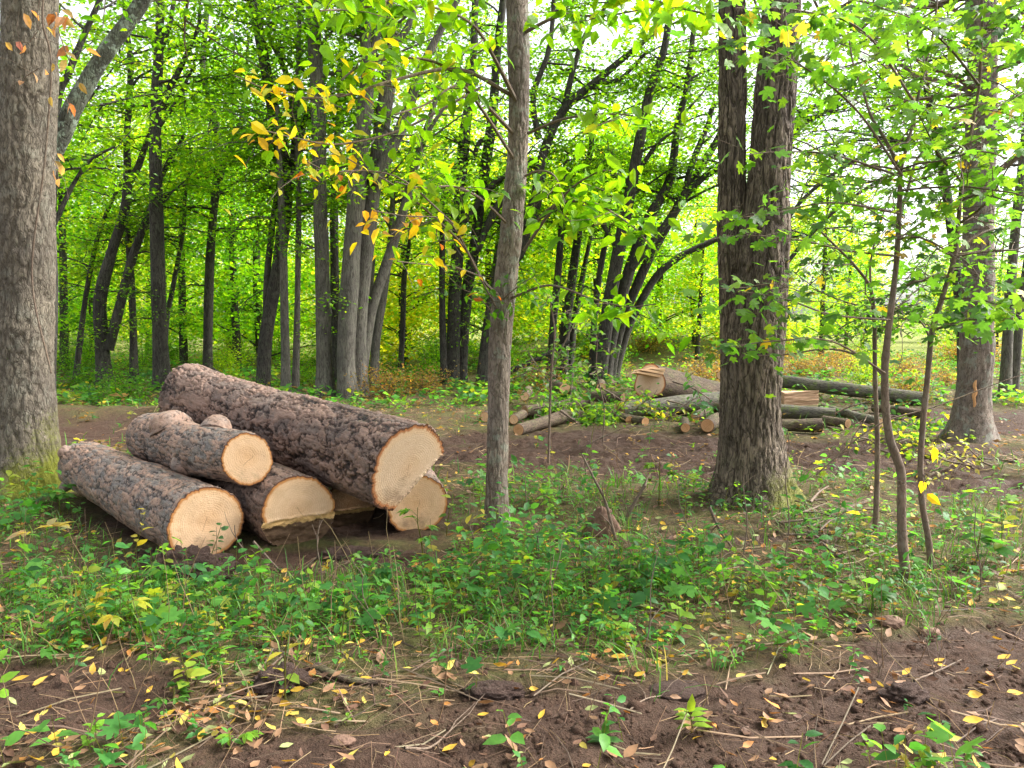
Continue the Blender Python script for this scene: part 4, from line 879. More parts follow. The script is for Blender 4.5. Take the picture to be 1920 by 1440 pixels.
for x, y, row in spots:
    ang = x / y
    i = int(rng.choice(8, p=np.array([2, 2.2, 2, .9, 1.6, 1.8, 1.8, .7]) / 13.0))
    if ang > .25 and row < 1: continue
    o = protos[i][1] if not used[i] else copy_tree(protos[i][1])
    used[i] = 1; s_ = rng.uniform(.85, 1.1) * (1.0 if ang < .2 else .75)
    o.location = (x, y, H(x, y)); o.rotation_euler = (0, 0, rng.uniform(0, 6.28)); o.scale = (s_, s_, s_)
    zone = 'behind the mossy maple' if ang < -.42 else 'behind the log pile' if ang < -.17 else 'behind the slender tree' if ang < .05 else 'behind the fan of leaning trunks' if ang < .26 else 'beyond the double trunk' if ang < .42 else 'beyond the saplings'
    rk = ('in the nearest back row', 'in the second back row', 'in the third back row', 'deep in the back wood', 'at the far wood edge')[row]
    tag(o, '%s leafy tree %s %s' % (protos[i][0], rk, zone), 'tree', 'leafy trees in the bright back wood')
for (kn, p), u in zip(protos, used):
    if not u:
        for ch in list(p.children): bpy.data.objects.remove(ch)
        bpy.data.objects.remove(p)

# shrubs under the trees
def bush_proto(pal, wts, n=2200, h=1.5, wdt=1.0, size=.085):
    acc = Acc()
    for s in range(9):
        B = grow(np.array([rng.normal(0, .12), rng.normal(0, .12), -.05]), np.array([rng.normal(0, .5), rng.normal(0, .5), 1]), h * rng.uniform(.7, 1.1), 5, 0, .2)
        acc.tube(B, np.linspace(.014, .003, 6), 4, .2, (.05, .04, .03), 0); k = n // 9
        nd = B[rng.integers(1, 6, k)]
        acc.leaves(T4, nd + rng.normal(0, 1, (k, 3)) * np.array([.3 * wdt, .3 * wdt, .16]), rdir(k), rnorm(k, .6), size * rng.uniform(.6, 1.2, k), pick(pal, k, wts) * rng.uniform(.8, 1.2), rng.uniform(.9, 1.3, k), 1)
    return acc.build('shrub', [B_MID, M_LEAF], None, False)
BK = [('lime green', bush_proto(LIME, None)), ('deep green', bush_proto(GREEN + LIME[2:], None)), ('yellowish', bush_proto(YGREEN, None)), ('bright green', bush_proto(LIME + GREEN, None, 2600, 2.2)), ('deep green', bush_proto(GREEN, None, 1800, .8, 1.2)), ('rusty brown', bush_proto([(.20, .11, .045), (.27, .18, .06), (.16, .15, .05)], None, 1400, .8, 1.1, .08))]
bused = [0] * 6
def put_bush(i, x, y, label, s=1.0):
    o = BK[i][1] if not bused[i] else copy_tree(BK[i][1])
    bused[i] = 1; o.location = (x, y, H(x, y)); o.rotation_euler = (0, 0, rng.uniform(0, 6.28)); o.scale = (s, s, s * rng.uniform(.85, 1.1))
    tag(o, label, 'shrub', 'shrubs on the wood floor')
zn = [(-99, -.50, 'beyond the bare soil patch'), (-.50, -.38, 'around the tall straight dark trunk'), (-.38, -.24, 'behind the biggest log'), (-.24, -.12, 'around the grey clump'), (-.12, .0, 'around the tight dark cluster'), (.0, .14, 'around the fan of leaning trunks'), (.14, .26, 'behind the wedge cut trunk'), (.26, 9, 'in the clearing beyond the saplings')]
for row, (yy, n, half) in enumerate(((15.5, 7, .60), (19.5, 9, .62), (22.5, 11, .64), (26.5, 15, .66), (31, 14, .7))):
    for i in range(n):
        t = -half + 2 * half * (i + .5) / n + rng.normal(0, .02); y = yy + rng.normal(0, .7); x = t * y
        if row == 0 and -.28 < t < .5: continue
        kk = int(rng.choice([0, 1, 2, 3, 4], p=[.34, .1, .26, .2, .1])) if row > 1 else int(rng.choice([0, 1, 4]))
        if t > .16: kk = int(rng.choice([5, 2, 4, 5])) if yy < 28 else 2
        z_ = [z for a_, b_, z in zn if a_ <= t < b_][0]
        put_bush(kk, x, y, '%s %s shrub %s' % (('low', 'spreading', 'waist high', 'tall', 'distant')[row], BK[kk][0], z_), rng.uniform(.5, .85) if row < 3 else rng.uniform(.8, 1.2))
for i, (px, py, lb) in enumerate(((730, 745, 'rusty dead fern patch between the grey clump and the slender tree'), (800, 740, 'rusty dead fern patch below the tight dark cluster'), (1010, 735, 'rusty dead fern beside the small pale log ends'), (1500, 705, 'rusty dead fern patch right behind the double trunk'), (1600, 700, 'rusty dead fern above the mossy log with dark end'), (1700, 705, 'rusty dead fern patch between the twin saplings'))):
    p = G(px, py); put_bush(5, p[0], p[1], lb, .75)
for (kn, o), u in zip(BK, bused):
    if not u: bpy.data.objects.remove(o)

# ------------------------------------------------------------------ ground cover (uncountable)
def scatter(n, y0, y1, power=1.0, half=.74, wide=1.5):
    u = rng.uniform(0, 1, n)
    y = (y0 ** (1 - power) + u * (y1 ** (1 - power) - y0 ** (1 - power))) ** (1 / (1 - power)) if power != 1 else y0 * (y1 / y0) ** u
    x = rng.uniform(-1, 1, n) * (half * y + wide)
    return x, y
LOGS2D = [((-2.06, 5.22), (-3.92, 7.15), .30), ((-1.49, 5.5), (-2.80, 6.95), .3), ((-.75, 5.5), (-3.0, 7.35), .30), ((-.7, 5.95), (-1.2, 7.9), .26)]
def clear(x, y, pad=0.0):
    ok = np.ones(len(x), bool)
    for (ax_, ay), (bx, by), r in LOGS2D:
        d = np.array([bx - ax_, by - ay]); t = np.clip(((x - ax_) * d[0] + (y - ay) * d[1]) / d.dot(d), 0, 1)
        ok &= np.hypot(x - ax_ - t * d[0], y - ay - t * d[1]) > r + pad
    for p in (LTo, STo, DTo, QTo): ok &= np.hypot(x - p[0], y - p[1]) > (.30 if p is not STo else .10)
    return ok
def green(x, y):
    P = XY(x, y); b = bare(x, y)
    g = np.clip(.50 + 1.3 * fbm(P * 1.5, 3, 61), 0, 1) * (1 - .95 * b)
    g = g * (1 - .9 * np.exp(-(((x - 1.9) / 4.2) ** 4 + ((y - 12.8) / 1.5) ** 4)))
    strip = np.exp(-((y - 4.35 - .12 * x) / .9) ** 2) * (1 - sstep(2.2, 3.6, x)); g = np.maximum(g, strip * (1 - .9 * b) * np.clip(.42 + 1.7 * fbm(P * 2.0, 3, 63), .04, 1))
    front = 1 - sstep(2.95, 3.6, y - .10 * np.sin(x * 3) + .25 * np.maximum(x, 0) * -1)
    front = 1 - sstep(2.7, 4.1, y - .16 * x + .8 * fbm(P * 1.3, 3, 67)); g = g * (1 - np.where(x < .3, .62, .85) * front)
    g = g * (1 - .93 * np.exp(-(((x + 1.75) / .95) ** 4 + ((y - 5.05) / .42) ** 4)))
    g = g * (1 - .5 * sstep(7.5, 9.5, y) * (1 - sstep(14, 16, y)))
    g = g * (1 - .55 * sstep(1.9, 2.8, x) * (1 - sstep(6, 9, y)))
    return g
CP = [(.05, .19, .042), (.075, .25, .055), (.11, .31, .055), (.038, .135, .036), (.17, .36, .035), (.26, .33, .04), (.42, .37, .06)]
CW = [3, 4, 4, 1.5, 2.2, .7, .4]
def cover(name, n, y0, y1, power, size, leaves_per, hmax, tpl, pal, wts, maxh_bias=1.0, gpow=1.0):
    x, y = scatter(n, y0, y1, power); k = (rng.uniform(0, 1, n) < green(x, y) ** gpow) & clear(x, y, .02)
    x, y = x[k], y[k]; n = len(x); z = hgt(x, y); hh = hmax * rng.beta(1.2, 2.2, n) + .02
    acc = Acc()
    tone = np.exp(.3 * fbm(XY(x * .9, y * .9, 3), 3, 77)); fam = rng.integers(0, len(pal), n)
    lx = rng.normal(0, .18, (n, 2)) * hh[:, None]
    a0 = rng.uniform(0, 6.28, n)
    base = np.stack([x, y, z], 1); top = base + np.c_[lx, hh]
    sd = .0016; q = np.array([[0, 1, 2], [0, 2, 3]])                  # thin stems
    V = np.stack([base + [-sd, 0, -.01], base + [sd, 0, -.01], top + [sd * .5, 0, 0], top + [-sd * .5, 0, 0]], 1).reshape(-1, 3)
    acc.add(V, None, (q[None] + (np.arange(n) * 4)[:, None, None]).reshape(-1, 3), (.12, .14, .04), 0)
    palA = np.asarray(pal); w_ = np.asarray(wts) / np.sum(wts); fam = rng.choice(len(pal), n, p=w_)
    for j in range(leaves_per):
        keep = rng.uniform(0, 1, n) < .85
        f = (.35 + .65 * (j + .5) / leaves_per); p = base + (top - base) * f
        a = a0 + j * 2.4 + rng.normal(0, .4, n); e = rng.normal(.12, .35, n)
        D = np.stack([np.cos(a), np.sin(a), e], 1); s = size * rng.uniform(.55, 1.3, n) * (1.1 - .3 * f) * np.clip(hh / (.5 * hmax), .55, 1.2)
        c = np.clip(palA[fam] * tone[:, None] * (1 + rng.normal(0, .15, (n, 1))), .005, .8)
        acc.leaves(tpl, (p + D * s[:, None] * .15)[keep], D[keep], rnorm(n, .35)[keep], s[keep], c[keep], rng.uniform(.9, 1.35, n)[keep], 0)
    o = acc.build(name, [M_LEAF]); tag(o, kind='stuff'); return o
tag(cover('ground_cover', 5400, 2.3, 8.5, 1.2, .064, 6, .28, T8, CP, CW), 'low green seedlings and herbs covering the wood floor', 'ground cover')
tag(cover('ground_cover', 1500, 2.4, 9.0, 1.2, .085, 4, .26, TM, CP, CW), 'lobed leaf seedlings among the ground cover', 'ground cover')
tag(cover('ground_cover', 9500, 2.3, 8.5, 1.3, .036, 8, .13, T8, CP, CW), 'tiny leaved green herbs carpeting the soil', 'ground cover')
tag(cover('tall_weeds', 1900, 3.5, 8.6, 1.0, .075, 9, .60, T8, CP, CW, gpow=2.0), 'taller leafy weeds standing in loose clumps', 'weeds')
tag(cover('undergrowth', 7600, 8.5, 15.0, 1.0, .085, 6, .20, T4, CP + [(.24, .16, .07), (.17, .10, .05), (.2, .22, .06)], CW + [4, 3, 3]), 'leafy undergrowth around the far brush pile', 'undergrowth')
tag(cover('undergrowth', 9500, 14.0, 34.0, 1.2, .17, 6, .38, T4, CP + [(.20, .14, .05), (.16, .26, .04)], CW + [2, 3]), 'low green undergrowth under the far trees', 'undergrowth')

def grass(name, n, y0, y1, power, ln, fpow=1.5, seed=90, width=.0032):
    x, y = scatter(n, y0, y1, power); P = XY(x, y)
    g = np.clip(.1 + 1.3 * fbm(P * 1.3, 3, seed), 0, 1) + .8 * np.exp(-(((x + 1.35) / .85) ** 2 + ((y - 4.15) / .55) ** 2)) + .5 * np.exp(-(((x + 2.9) / .6) ** 2 + ((y - 4.6) / .5) ** 2))
    g = g * (1 - .9 * np.exp(-(((x - 1.9) / 4.2) ** 4 + ((y - 12.8) / 1.5) ** 4)))
    k = (rng.uniform(0, 1, n) < g * (1 - .95 * bare(x, y)) * sstep(2.9, 3.6, y - .1 * x)) & clear(x, y, .02)
    x, y = x[k], y[k]; n = len(x); z = hgt(x, y)
    b = np.stack([x, y, z - .01], 1); a = rng.uniform(0, 6.28, n); L_ = ln * rng.uniform(.4, 1.25, n); lean = rng.uniform(.25, 1.3, n)
    dh = np.stack([np.cos(a), np.sin(a), np.zeros(n)], 1); sdv = np.stack([-np.sin(a), np.cos(a), np.zeros(n)], 1)
    V = []
    for t, wd in ((0, 1), (.4, .9), (.75, .6), (1, .05)):
        c = b + dh * (L_ * lean * t ** 1.8)[:, None] * .75 + np.array([0, 0, 1.0]) * (L_ * (t - .42 * lean * t ** 2.2))[:, None]
        V += [c - sdv * width * wd, c + sdv * width * wd]
    V = np.stack(V, 1).reshape(-1, 3); q = np.array([[0, 1, 3, 2], [2, 3, 5, 4], [4, 5, 7, 6]])
    C = np.repeat(pick([(.06, .19, .025), (.10, .26, .03), (.16, .28, .04), (.05, .14, .028), (.35, .30, .12)], n, [3, 3, 2, 2, .3]), 8, 0)
    o = mk(name, V, (q[None] + (np.arange(n) * 8)[:, None, None]).reshape(-1, 4), None, [M_GRASS], None, True, C); tag(o, 'blades of green grass on the wood floor', 'grass', kind='stuff')
grass('grass', 30000, 2.6, 7.0, 1.2, .19)
grass('grass', 9000, 7.0, 16.0, 1.0, .24, width=.006)

# dry straw and fine twigs lying about
def straw(n, y0, y1, ln, wd, pal):
    x, y = scatter(n, y0, y1, 1.4); b_ = bare(x, y); k = (rng.uniform(0, 1, n) < .25 + .75 * (1 - b_)) & clear(x, y); x, y = x[k], y[k]; n = len(x)
    a = rng.uniform(0, 6.28, n); L_ = ln * rng.uniform(.3, 1.4, n); d = np.stack([np.cos(a), np.sin(a)], 1); s = np.stack([-np.sin(a), np.cos(a), np.zeros(n)], 1)
    V = []
    lift = rng.uniform(0, 1, n) ** 3 * .10; crv = rng.normal(0, .2, n)
    for t in (-.5, 0, .5):
        px = x + d[:, 0] * L_ * t + s[:, 0] * crv * L_ * (t * t); py = y + d[:, 1] * L_ * t + s[:, 1] * crv * L_ * t * t
        c = np.stack([px, py, hgt(px, py) + .007 + lift * (t + .5)], 1); V += [c - s * wd, c + [0, 0, wd * 1.6], c + s * wd]
    V = np.stack(V, 1).reshape(-1, 3); q = np.array([[0, 1, 4, 3], [1, 2, 5, 4], [3, 4, 7, 6], [4, 5, 8, 7]])
    C = np.repeat(pick(pal, n), 9, 0)
    o = mk('straw_litter', V, (q[None] + (np.arange(n) * 9)[:, None, None]).reshape(-1, 4), None, [M_DRY], None, True, C); tag(o, 'dry straw and fine twig bits scattered over the soil', 'litter', kind='stuff')
straw(13000, 2.2, 9.0, .14, .0014, [(.20, .13, .075), (.27, .18, .10), (.14, .09, .06), (.10, .065, .045)])
straw(2600, 8.0, 14.0, .26, .0034, [(.20, .13, .08), (.28, .19, .10), (.10, .065, .045)])
straw(1000, 2.2, 10.0, .36, .0030, [(.20, .15, .10), (.27, .20, .13), (.10, .07, .05)])

def dry_stems(n, y0, y1):
    x, y = scatter(n, y0, y1, 1.2); k = (rng.uniform(0, 1, n) < .15 + .85 * green(x, y)) & clear(x, y, .02); x, y = x[k], y[k]; n = len(x); acc = Acc()
    for i in range(n):
        z = H(x[i], y[i]); h = rng.uniform(.15, .55); P = grow(np.array([x[i], y[i], z - .02]), np.array([rng.normal(0, .3), rng.normal(0, .3), 1]), h, 4, 0, .14); c = [(.20, .13, .075), (.12, .08, .055), (.28, .21, .11)][rng.integers(3)]
        acc.tube(P, np.linspace(.0026, .001, 5), 4, .12, c, 0)
        if rng.random() < .5: acc.tube(grow(P[2], rng.normal(0, 1, 3) * [1, 1, .4] + [0, 0, .5], h * .4, 3, 0), [.0016, .0013, .001, .0008], 3, .12, c, 0)
    o = acc.build('dry_stems', [M_DRY]); tag(o, 'thin dry dead stems among the green ground cover', 'dry stems', kind='stuff')
dry_stems(1100, 2.8, 9.0)
# crumbs of soil
def crumbs(n, y0, y1, size):
    x, y = scatter(n, y0, y1, 1.5); b_ = bare(x, y); k = (rng.uniform(0, 1, n) < .12 + .88 * b_ * np.clip(.5 + 1.5 * fbm(XY(x * 3, y * 3), 2, 5), 0, 1)) & clear(x, y, -.1); x, y = x[k], y[k]; n = len(x)
    U = np.array([[1, 0, 0], [0, 1, 0], [-1, 0, 0], [0, -1, 0], [.1, .1, .8], [.5, .6, .5], [-.6, .5, .45], [-.5, -.6, .55], [.6, -.5, .4]]); T = np.array([[4, 5, 6], [4, 6, 7], [4, 7, 8], [4, 8, 5], [5, 0, 1], [5, 1, 6], [6, 1, 2], [6, 2, 7], [7, 2, 3], [7, 3, 8], [8, 3, 0], [8, 0, 5]])
    S_ = size * np.exp(rng.normal(-.3, .55, n)); a = rng.uniform(0, 6.28, n); J = U[None] * rng.uniform(.6, 1.4, (n, 9, 3)); c, s_ = np.cos(a)[:, None], np.sin(a)[:, None]
    V = np.stack([J[..., 0] * c - J[..., 1] * s_, J[..., 0] * s_ + J[..., 1] * c, J[..., 2]], -1) * S_[:, None, None] + np.stack([x, y, hgt(x, y) - .25 * S_], 1)[:, None]
    o = mk('soil_crumbs', V.reshape(-1, 3), None, (T[None] + (np.arange(n) * 9)[:, None, None]).reshape(-1, 3), [M_CRUMB], None, True); tag(o, 'loose crumbs of soil on the bare ground', 'soil', kind='stuff')
a = NT('soil crumb'); nz = a.noise(a.obj(), 40, 5, .75); M_CRUMB = a.done(a.pbr(a.mix(nz, (.030, .016, .010), (.105, .062, .042)), .92, a.bump(nz, .02), .2))
crumbs(22000, 2.2, 7.0, .011); crumbs(3600, 2.2, 11.0, .017)

# fallen leaves: the mass, then single ones near the camera
FP = {'golden yellow': (.50, .31, .04), 'orange': (.40, .18, .05), 'tan brown': (.27, .155, .085), 'pale green': (.25, .29, .11), 'dark brown': (.12, .065, .042), 'lemon yellow': (.52, .43, .09)}
FK = list(FP)
FW = np.array([2.2, 1.2, 3.6, 1.3, 2.2, .9]); FW = FW / FW.sum()
def litter(n, y0, y1, power, size, tpl=TC):
    x, y = scatter(n, y0, y1, power); g = np.clip(.55 + .9 * fbm(XY(x * 1.7, y * 1.7, 4), 3, 17), .08, 1) * (1 - .72 * bare(x, y))
    k = (rng.uniform(0, 1, n) < g) & clear(x, y); x, y = x[k], y[k]; n = len(x)
    P = np.stack([x, y, hgt(x, y) + .012 + rng.uniform(0, .02, n)], 1); a = rng.uniform(0, 6.28, n)
    D = np.stack([np.cos(a), np.sin(a), rng.normal(0, .2, n)], 1)
    i = rng.choice(6, n, p=FW); C = np.clip(np.array([FP[q] for q in FK])[i] * (1 + rng.normal(0, .2, (n, 1))), .01, .8)
    V, t, c = leafset(tpl, P, D, rnorm(n, .32), size * rng.uniform(.5, 1.25, n), C, rng.uniform(.75, 1.35, n))
    o = mk('leaf_litter', V, None, t, [M_DRY], None, True, c); tag(o, 'small fallen leaves strewn over the soil', 'leaf litter', kind='stuff')
litter(13500, 2.2, 9.5, 1.3, .062); litter(7000, 9.0, 24.0, 1.1, .075, T4)

LEAFP = {}
for ci, nm in enumerate(FK):
    for v in range(3):
        tpl = (TC, T8, TC)[v]; c = np.clip(np.array(FP[nm]) * rng.uniform(.85, 1.2), .01, .8)
        P0 = np.zeros((1, 3)); V, t, cc_ = leafset(tpl, P0, np.array([[1.0, 0, .04]]), np.array([[0, rng.normal(0, .2), 1.0]]), 1.0, c, (1.0, .85, 1.3)[v])
        V2, t2, c2, = V.copy(), t, cc_.copy(); V2[:, 0] -= .5; V2[:, 2] += .02
        st = np.array([[-.5, -.012, .02], [-.5, .012, .02], [-.8, .03, .01], [-.8, .012, .01]]); 
        c2 = c2 * (1 + .35 * np.sin(np.arange(len(c2)) * 2.1 + ci)[:, None])
        me = mk('fallen_leaf', np.vstack([V2, st]), np.array([[8, 9, 10, 11]]), t2, [M_DRY], None, True, np.vstack([np.clip(c2, .01, .8), np.tile(c * .7, (4, 1))]))
        LEAFP[(ci, v)] = me.data; bpy.data.objects.remove(me)
ZON = [((-9, -1.1), (0, 3.55), 'on the bare soil at the lower left corner'), ((-1.1, .1), (0, 3.2), 'on the brown litter along the bottom edge'), ((.1, .75), (0, 3.2), 'beside the pinnate seedling on the mud'), ((.75, 9), (0, 3.45), 'on the smooth mud of the wheel track'),
       ((-9, -1.2), (3.5, 9), 'in the grass before the pale log ends'), ((-1.2, .0), (3.2, 9), 'among the seedlings below the black rotten log'), ((.0, 1.2), (3.2, 9), 'under the green seedlings before the slender tree'), ((1.2, 2.2), (3.2, 9), 'on the litter in front of the double trunk'), ((2.2, 9), (3.3, 9), 'on the litter around the sapling stems')]
x, y = scatter(520, 2.68, 5.4, 1.6, .66, .0); kq = clear(x, y, .05) & (rng.uniform(0, 1, 520) < 1 - .72 * bare(x, y)); x, y = x[kq][:260], y[kq][:260]
for q in range(len(x)):
    ci = int(rng.choice(6, p=[.28, .14, .28, .12, .10, .08])); v = int(rng.integers(3))
    z_ = [t for (a0, a1), (b0, b1), t in ZON if a0 <= x[q] < a1 and b0 <= y[q] < b1]
    if not z_: continue
    s = rng.uniform(.035, .075) if ci != 2 else rng.uniform(.045, .09)
    o = bpy.data.objects.new('fallen_leaf', LEAFP[(ci, v)]); col.objects.link(o)
    o.location = (x[q], y[q], H(x[q], y[q]) + .012 + rng.uniform(0, .015)); o.rotation_euler = (rng.normal(0, .3), rng.normal(0, .3), rng.uniform(0, 6.28)); o.scale = (s, s, s)
    tag(o, '%s %s %s fallen leaf %s' % ('large' if s > .057 else 'small', FK[ci], ('curled', 'flat', 'broad curled')[v], z_[0]), 'fallen leaf', 'fallen leaves lying on the soil')

# ------------------------------------------------------------------ single plants
def plant(label, px, py, hgt_, kind, pal, wts=None, n=8, size=.08, lean=0.0, grp='single seedlings in front', d=None, stemc=(.14, .15, .05), name='seedling'):
    g = G(px, py) if d is None else np.array([(px - 960) / FPX * d, d])
    root = empty(name, (g[0], g[1], H(g[0], g[1]))); tag(root, label, name.replace('_', ' '), grp)
    P = grow(np.array([0, 0, -.03]), np.array([lean, rng.normal(0, .08), 1]), hgt_, 6, 0, .07); acc = Acc()
    V, q, _, _ = tube(P, np.linspace(.0035, .0014, 7) * (1 + hgt_), 6, .03); mk('stem', V, q, None, [M_LEAF], root, True, np.tile(stemc, (len(V), 1)))
    if kind == 'opposite':
        for j in range(n // 2):
            f = .3 + .68 * (j + .5) / (n / 2); p = P[min(6, int(f * 6))] + (P[min(6, int(f * 6) + 1)] - P[min(6, int(f * 6))]) * (f * 6 % 1); a = rng.uniform(0, 6.28) if j == 0 else a + 1.5
            for sgn in (0, math.pi):
                D = np.array([[math.cos(a + sgn), math.sin(a + sgn), rng.normal(.15, .2)]])
                acc.leaves(T8, p[None] + D * .015, D, rnorm(1, .25), size * rng.uniform(.7, 1.15), pick(pal, 1, wts), rng.uniform(1.1, 1.5), 0)
    elif kind == 'pinnate':
        for j in range(n):
            f = .35 + .65 * (j // 2 + 1) / (n / 2); p = P[min(6, int(f * 6))]; a = (0.2 if j % 2 else math.pi - .2) + rng.normal(0, .15)
            D = np.array([[math.cos(a), math.sin(a) - .3, .15 + .5 * (f - .5)]]); acc.leaves(T8, p[None], D, rnorm(1, .2), size * rng.uniform(.8, 1.1), pick(pal, 1, wts), 1.0, 0)
        D = np.array([[.1, -.2, 1.0]]); acc.leaves(T8, P[-1][None], D, np.array([[0, -1, .2]]), size, pick(pal, 1, wts), 1, 0)
    elif kind == 'palmate':
        for j in range(n):
            f = rng.uniform(.45, 1); p = P[int(f * 6)]; a = rng.uniform(0, 6.28); tip = p + np.array([math.cos(a), math.sin(a), .5]) * size * .8; acc.tube([p, (p + tip) / 2 + [0, 0, .01], tip], [.0015, .001, .001], 4, .05, stemc, 0)
            for m in range(5):
                aa = a + (m - 2) * .75; D = np.array([[math.cos(aa), math.sin(aa), rng.normal(-.1, .15)]]); acc.leaves(T8, tip[None], D, rnorm(1, .25), size * (1 - .13 * abs(m - 2)), pick(pal, 1, wts), 1.0, 0)
    acc.build('leaves', [M_LEAF], root, True); return root
PY = [(.46, .44, .05), (.38, .42, .06), (.26, .36, .05)]
PL = [(.16, .32, .03), (.20, .36, .04)]
PG = [(.05, .15, .022), (.075, .20, .03)]
plant('small bright seedling with paired pinnate leaves standing alone on the mud track', 1310, 1400, .13, 'pinnate', PL, n=8, size=.075)
plant('yellow leaved seedling on the edge of the grass above the bare corner soil', 335, 1318, .22, 'opposite', PY, n=10, size=.085)
plant('pale cream compound leaf plant beside the foot of the moss covered maple', 72, 1052, .22, 'palmate', [(.5, .42, .2), (.42, .38, .12)], n=3, size=.14)
plant('straggly yellowing plant with compound leaves at the edge of the grass', 205, 1215, .24, 'palmate', PY + [(.45, .33, .08)], n=4, size=.10)
plant('yellowing low compound plant near the picture edge beside the straggly one', 120, 1210, .18, 'palmate', PY + PG, n=4, size=.10)
plant('blue green leafed seedling standing in front of the smooth round log end', 372, 1085, .34, 'opposite', [(.05, .13, .05), (.07, .17, .06)], n=14, size=.055, lean=.1)
plant('leggy green seedling with oval leaves between the round and the rotten log ends', 478, 1120, .30, 'opposite', PG, n=12, size=.075)
plant('bright lime seedling with broad leaves in front of the rotten log', 560, 1160, .26, 'opposite', PL, n=8, size=.10)
plant('thin lime seedling on a long bare stem below the rotten log', 630, 1265, .32, 'opposite', PL, n=6, size=.07)
plant('two leaved yellow green sprout in the grass below the grey twig', 520, 1345, .34, 'opposite', PL + PY[:1], n=4, size=.075)
plant('low dark green tuft of herbs at the bottom of the grass patch', 300, 1345, .12, 'palmate', PG, n=6, size=.06)
plant('pale green sprout on a bare stem above the dug clod', 800, 1245, .24, 'opposite', PL, n=5, size=.07)
plant('wide leaved green seedling in front of the low hidden log end', 790, 1045, .42, 'palmate', PG + PL[:1], n=6, size=.085)
plant('yellow tipped seedling right beside the low hidden log end', 835, 1010, .36, 'opposite', PY + PG, n=8, size=.08)
plant('lime seedling at the foot of the slender tree', 925, 1030, .28, 'opposite', PL + PG, n=10, size=.08)
plant('tall blue green seedling cluster between the slender tree and the double trunk', 1075, 1090, .36, 'palmate', [(.05, .16, .05), (.07, .2, .06)], n=7, size=.085)
plant('pale lime seedling with round leaves below the tilted brown slab', 1160, 1235, .20, 'opposite', PL, n=10, size=.085)
plant('green compound seedling left of the twig tangle under the double trunk', 1210, 1130, .30, 'palmate', PG + PL, n=7, size=.085)
plant('spreading green seedling in front of the double trunk', 1320, 1090, .30, 'palmate', [(.05, .17, .04), (.07, .21, .05)], n=8, size=.09)
plant('fresh green seedling clump nearer than the twig tangle', 1450, 1150, .26, 'opposite', PL + PG, n=12, size=.085)
plant('broad lime seedling between the twig tangle and the wheel track', 1285, 1215, .22, 'opposite', PL, n=8, size=.085)
plant('leafy green shoot at the foot of the crooked sapling', 1655, 1170, .20, 'palmate', PG, n=6, size=.07)
plant('glossy green bushy plant right of the twin sapling stems', 1845, 1075, .38, 'opposite', PG + PL, n=20, size=.12)
plant('yellow leaved bushy plant at the right picture edge beside the glossy one', 1905, 1075, .36, 'opposite', [(.36, .34, .05), (.26, .34, .05)], n=16, size=.10)
plant('flat pale green weed in the bottom corner beneath the yellow leaves', 430, 1425, .08, 'palmate', PL, n=4, size=.05)
plant('low herb with pointed leaves at the bottom of the brown litter', 1140, 1420, .07, 'pinnate', [(.08, .2, .06)], n=6, size=.07)
plant('pale shoot with drooping leaves behind the tilted brown slab', 1240, 950, .45, 'palmate', PG + PL, n=7, size=.09)
plant('dull green weed clump left of the moss covered double trunk foot', 1290, 985, .30, 'opposite', PG, n=14, size=.07)
plant('bright sprig growing just behind the dug soil ridge', 1110, 845, .7, 'palmate', PG + PL, n=12, size=.12)
plant('broad leaved green cluster beside the mossy maple foot', 100, 965, .26, 'palmate', PG, n=7, size=.12)
for lb, px, py, dd_, n, s, pl in (('heap of fresh green cut leaves in front of the low dark log', 1085, 800, 12.3, 420, .13, PG + PL), ('leafy cut twigs below the middle of the long grey log', 1235, 785, 12.3, 260, .11, PG + PL + PY[:1]), ('hanging cut leaves drooping beside the double trunk', 1345, 785, 11.8, 200, .14, [(.05, .14, .05), (.06, .17, .06)]),
                             ('glossy cut leaves piled on the split block side of the pile', 1580, 765, 12.9, 240, .14, [(.05, .13, .06), (.07, .17, .08), (.03, .09, .03)]), ('green leafy cut bough lying by the scraped grey trunk', 1745, 790, 11.8, 260, .11, PG), ('leafy sprig sticking up behind the small pale log ends', 1060, 690, 13.2, 130, .12, PG + [(.3, .4, .2)]),
                             ('heap of wilted pale yellow cut leaves on the litter beyond the twin saplings', 1800, 895, 8.2, 150, .075, [(.30, .32, .10), (.22, .30, .08), (.36, .33, .12)]), ('green cut leaf heap under the small log ends beside the slender tree', 1000, 790, 12.6, 180, .11, PG), ('fresh cut bough on the litter before the scraped trunk', 1650, 850, 9.6, 200, .10, PG + PL + PY), ('small green cut leaves atop the dark log', 1150, 775, 12.2, 160, .10, PG + PL)):
    p = W(px, py, dd_); z0 = H(p[0], p[1]); root = empty('cut_bough', (p[0], p[1], z0)); tag(root, lb, 'cut branch', 'cut leafy boughs'); acc = Acc()
    hh = max(.15, p[2] - z0)
    for s_ in range(6):
        B = grow(np.array([rng.normal(0, .15), rng.normal(0, .1), rng.uniform(.02, hh)]), rng.normal(0, 1, 3) * np.array([1, .7, .35]), .6, 5, -.02); acc.tube(B, np.linspace(.012, .004, 6), 5, .1, (.1, .08, .05), 0); k_ = n // 6
        pos = B[rng.integers(1, 6, k_)] + rng.normal(0, .09, (k_, 3)); pos[:, 2] = np.maximum(pos[:, 2], .03); acc.leaves(T8, pos, rdir(k_, .5), rnorm(k_, .6), s * rng.uniform(.6, 1.1, k_), pick(pl, k_), rng.uniform(.9, 1.3, k_), 1)
    acc.build('leaves', [B_TWIG, M_LEAF], root)

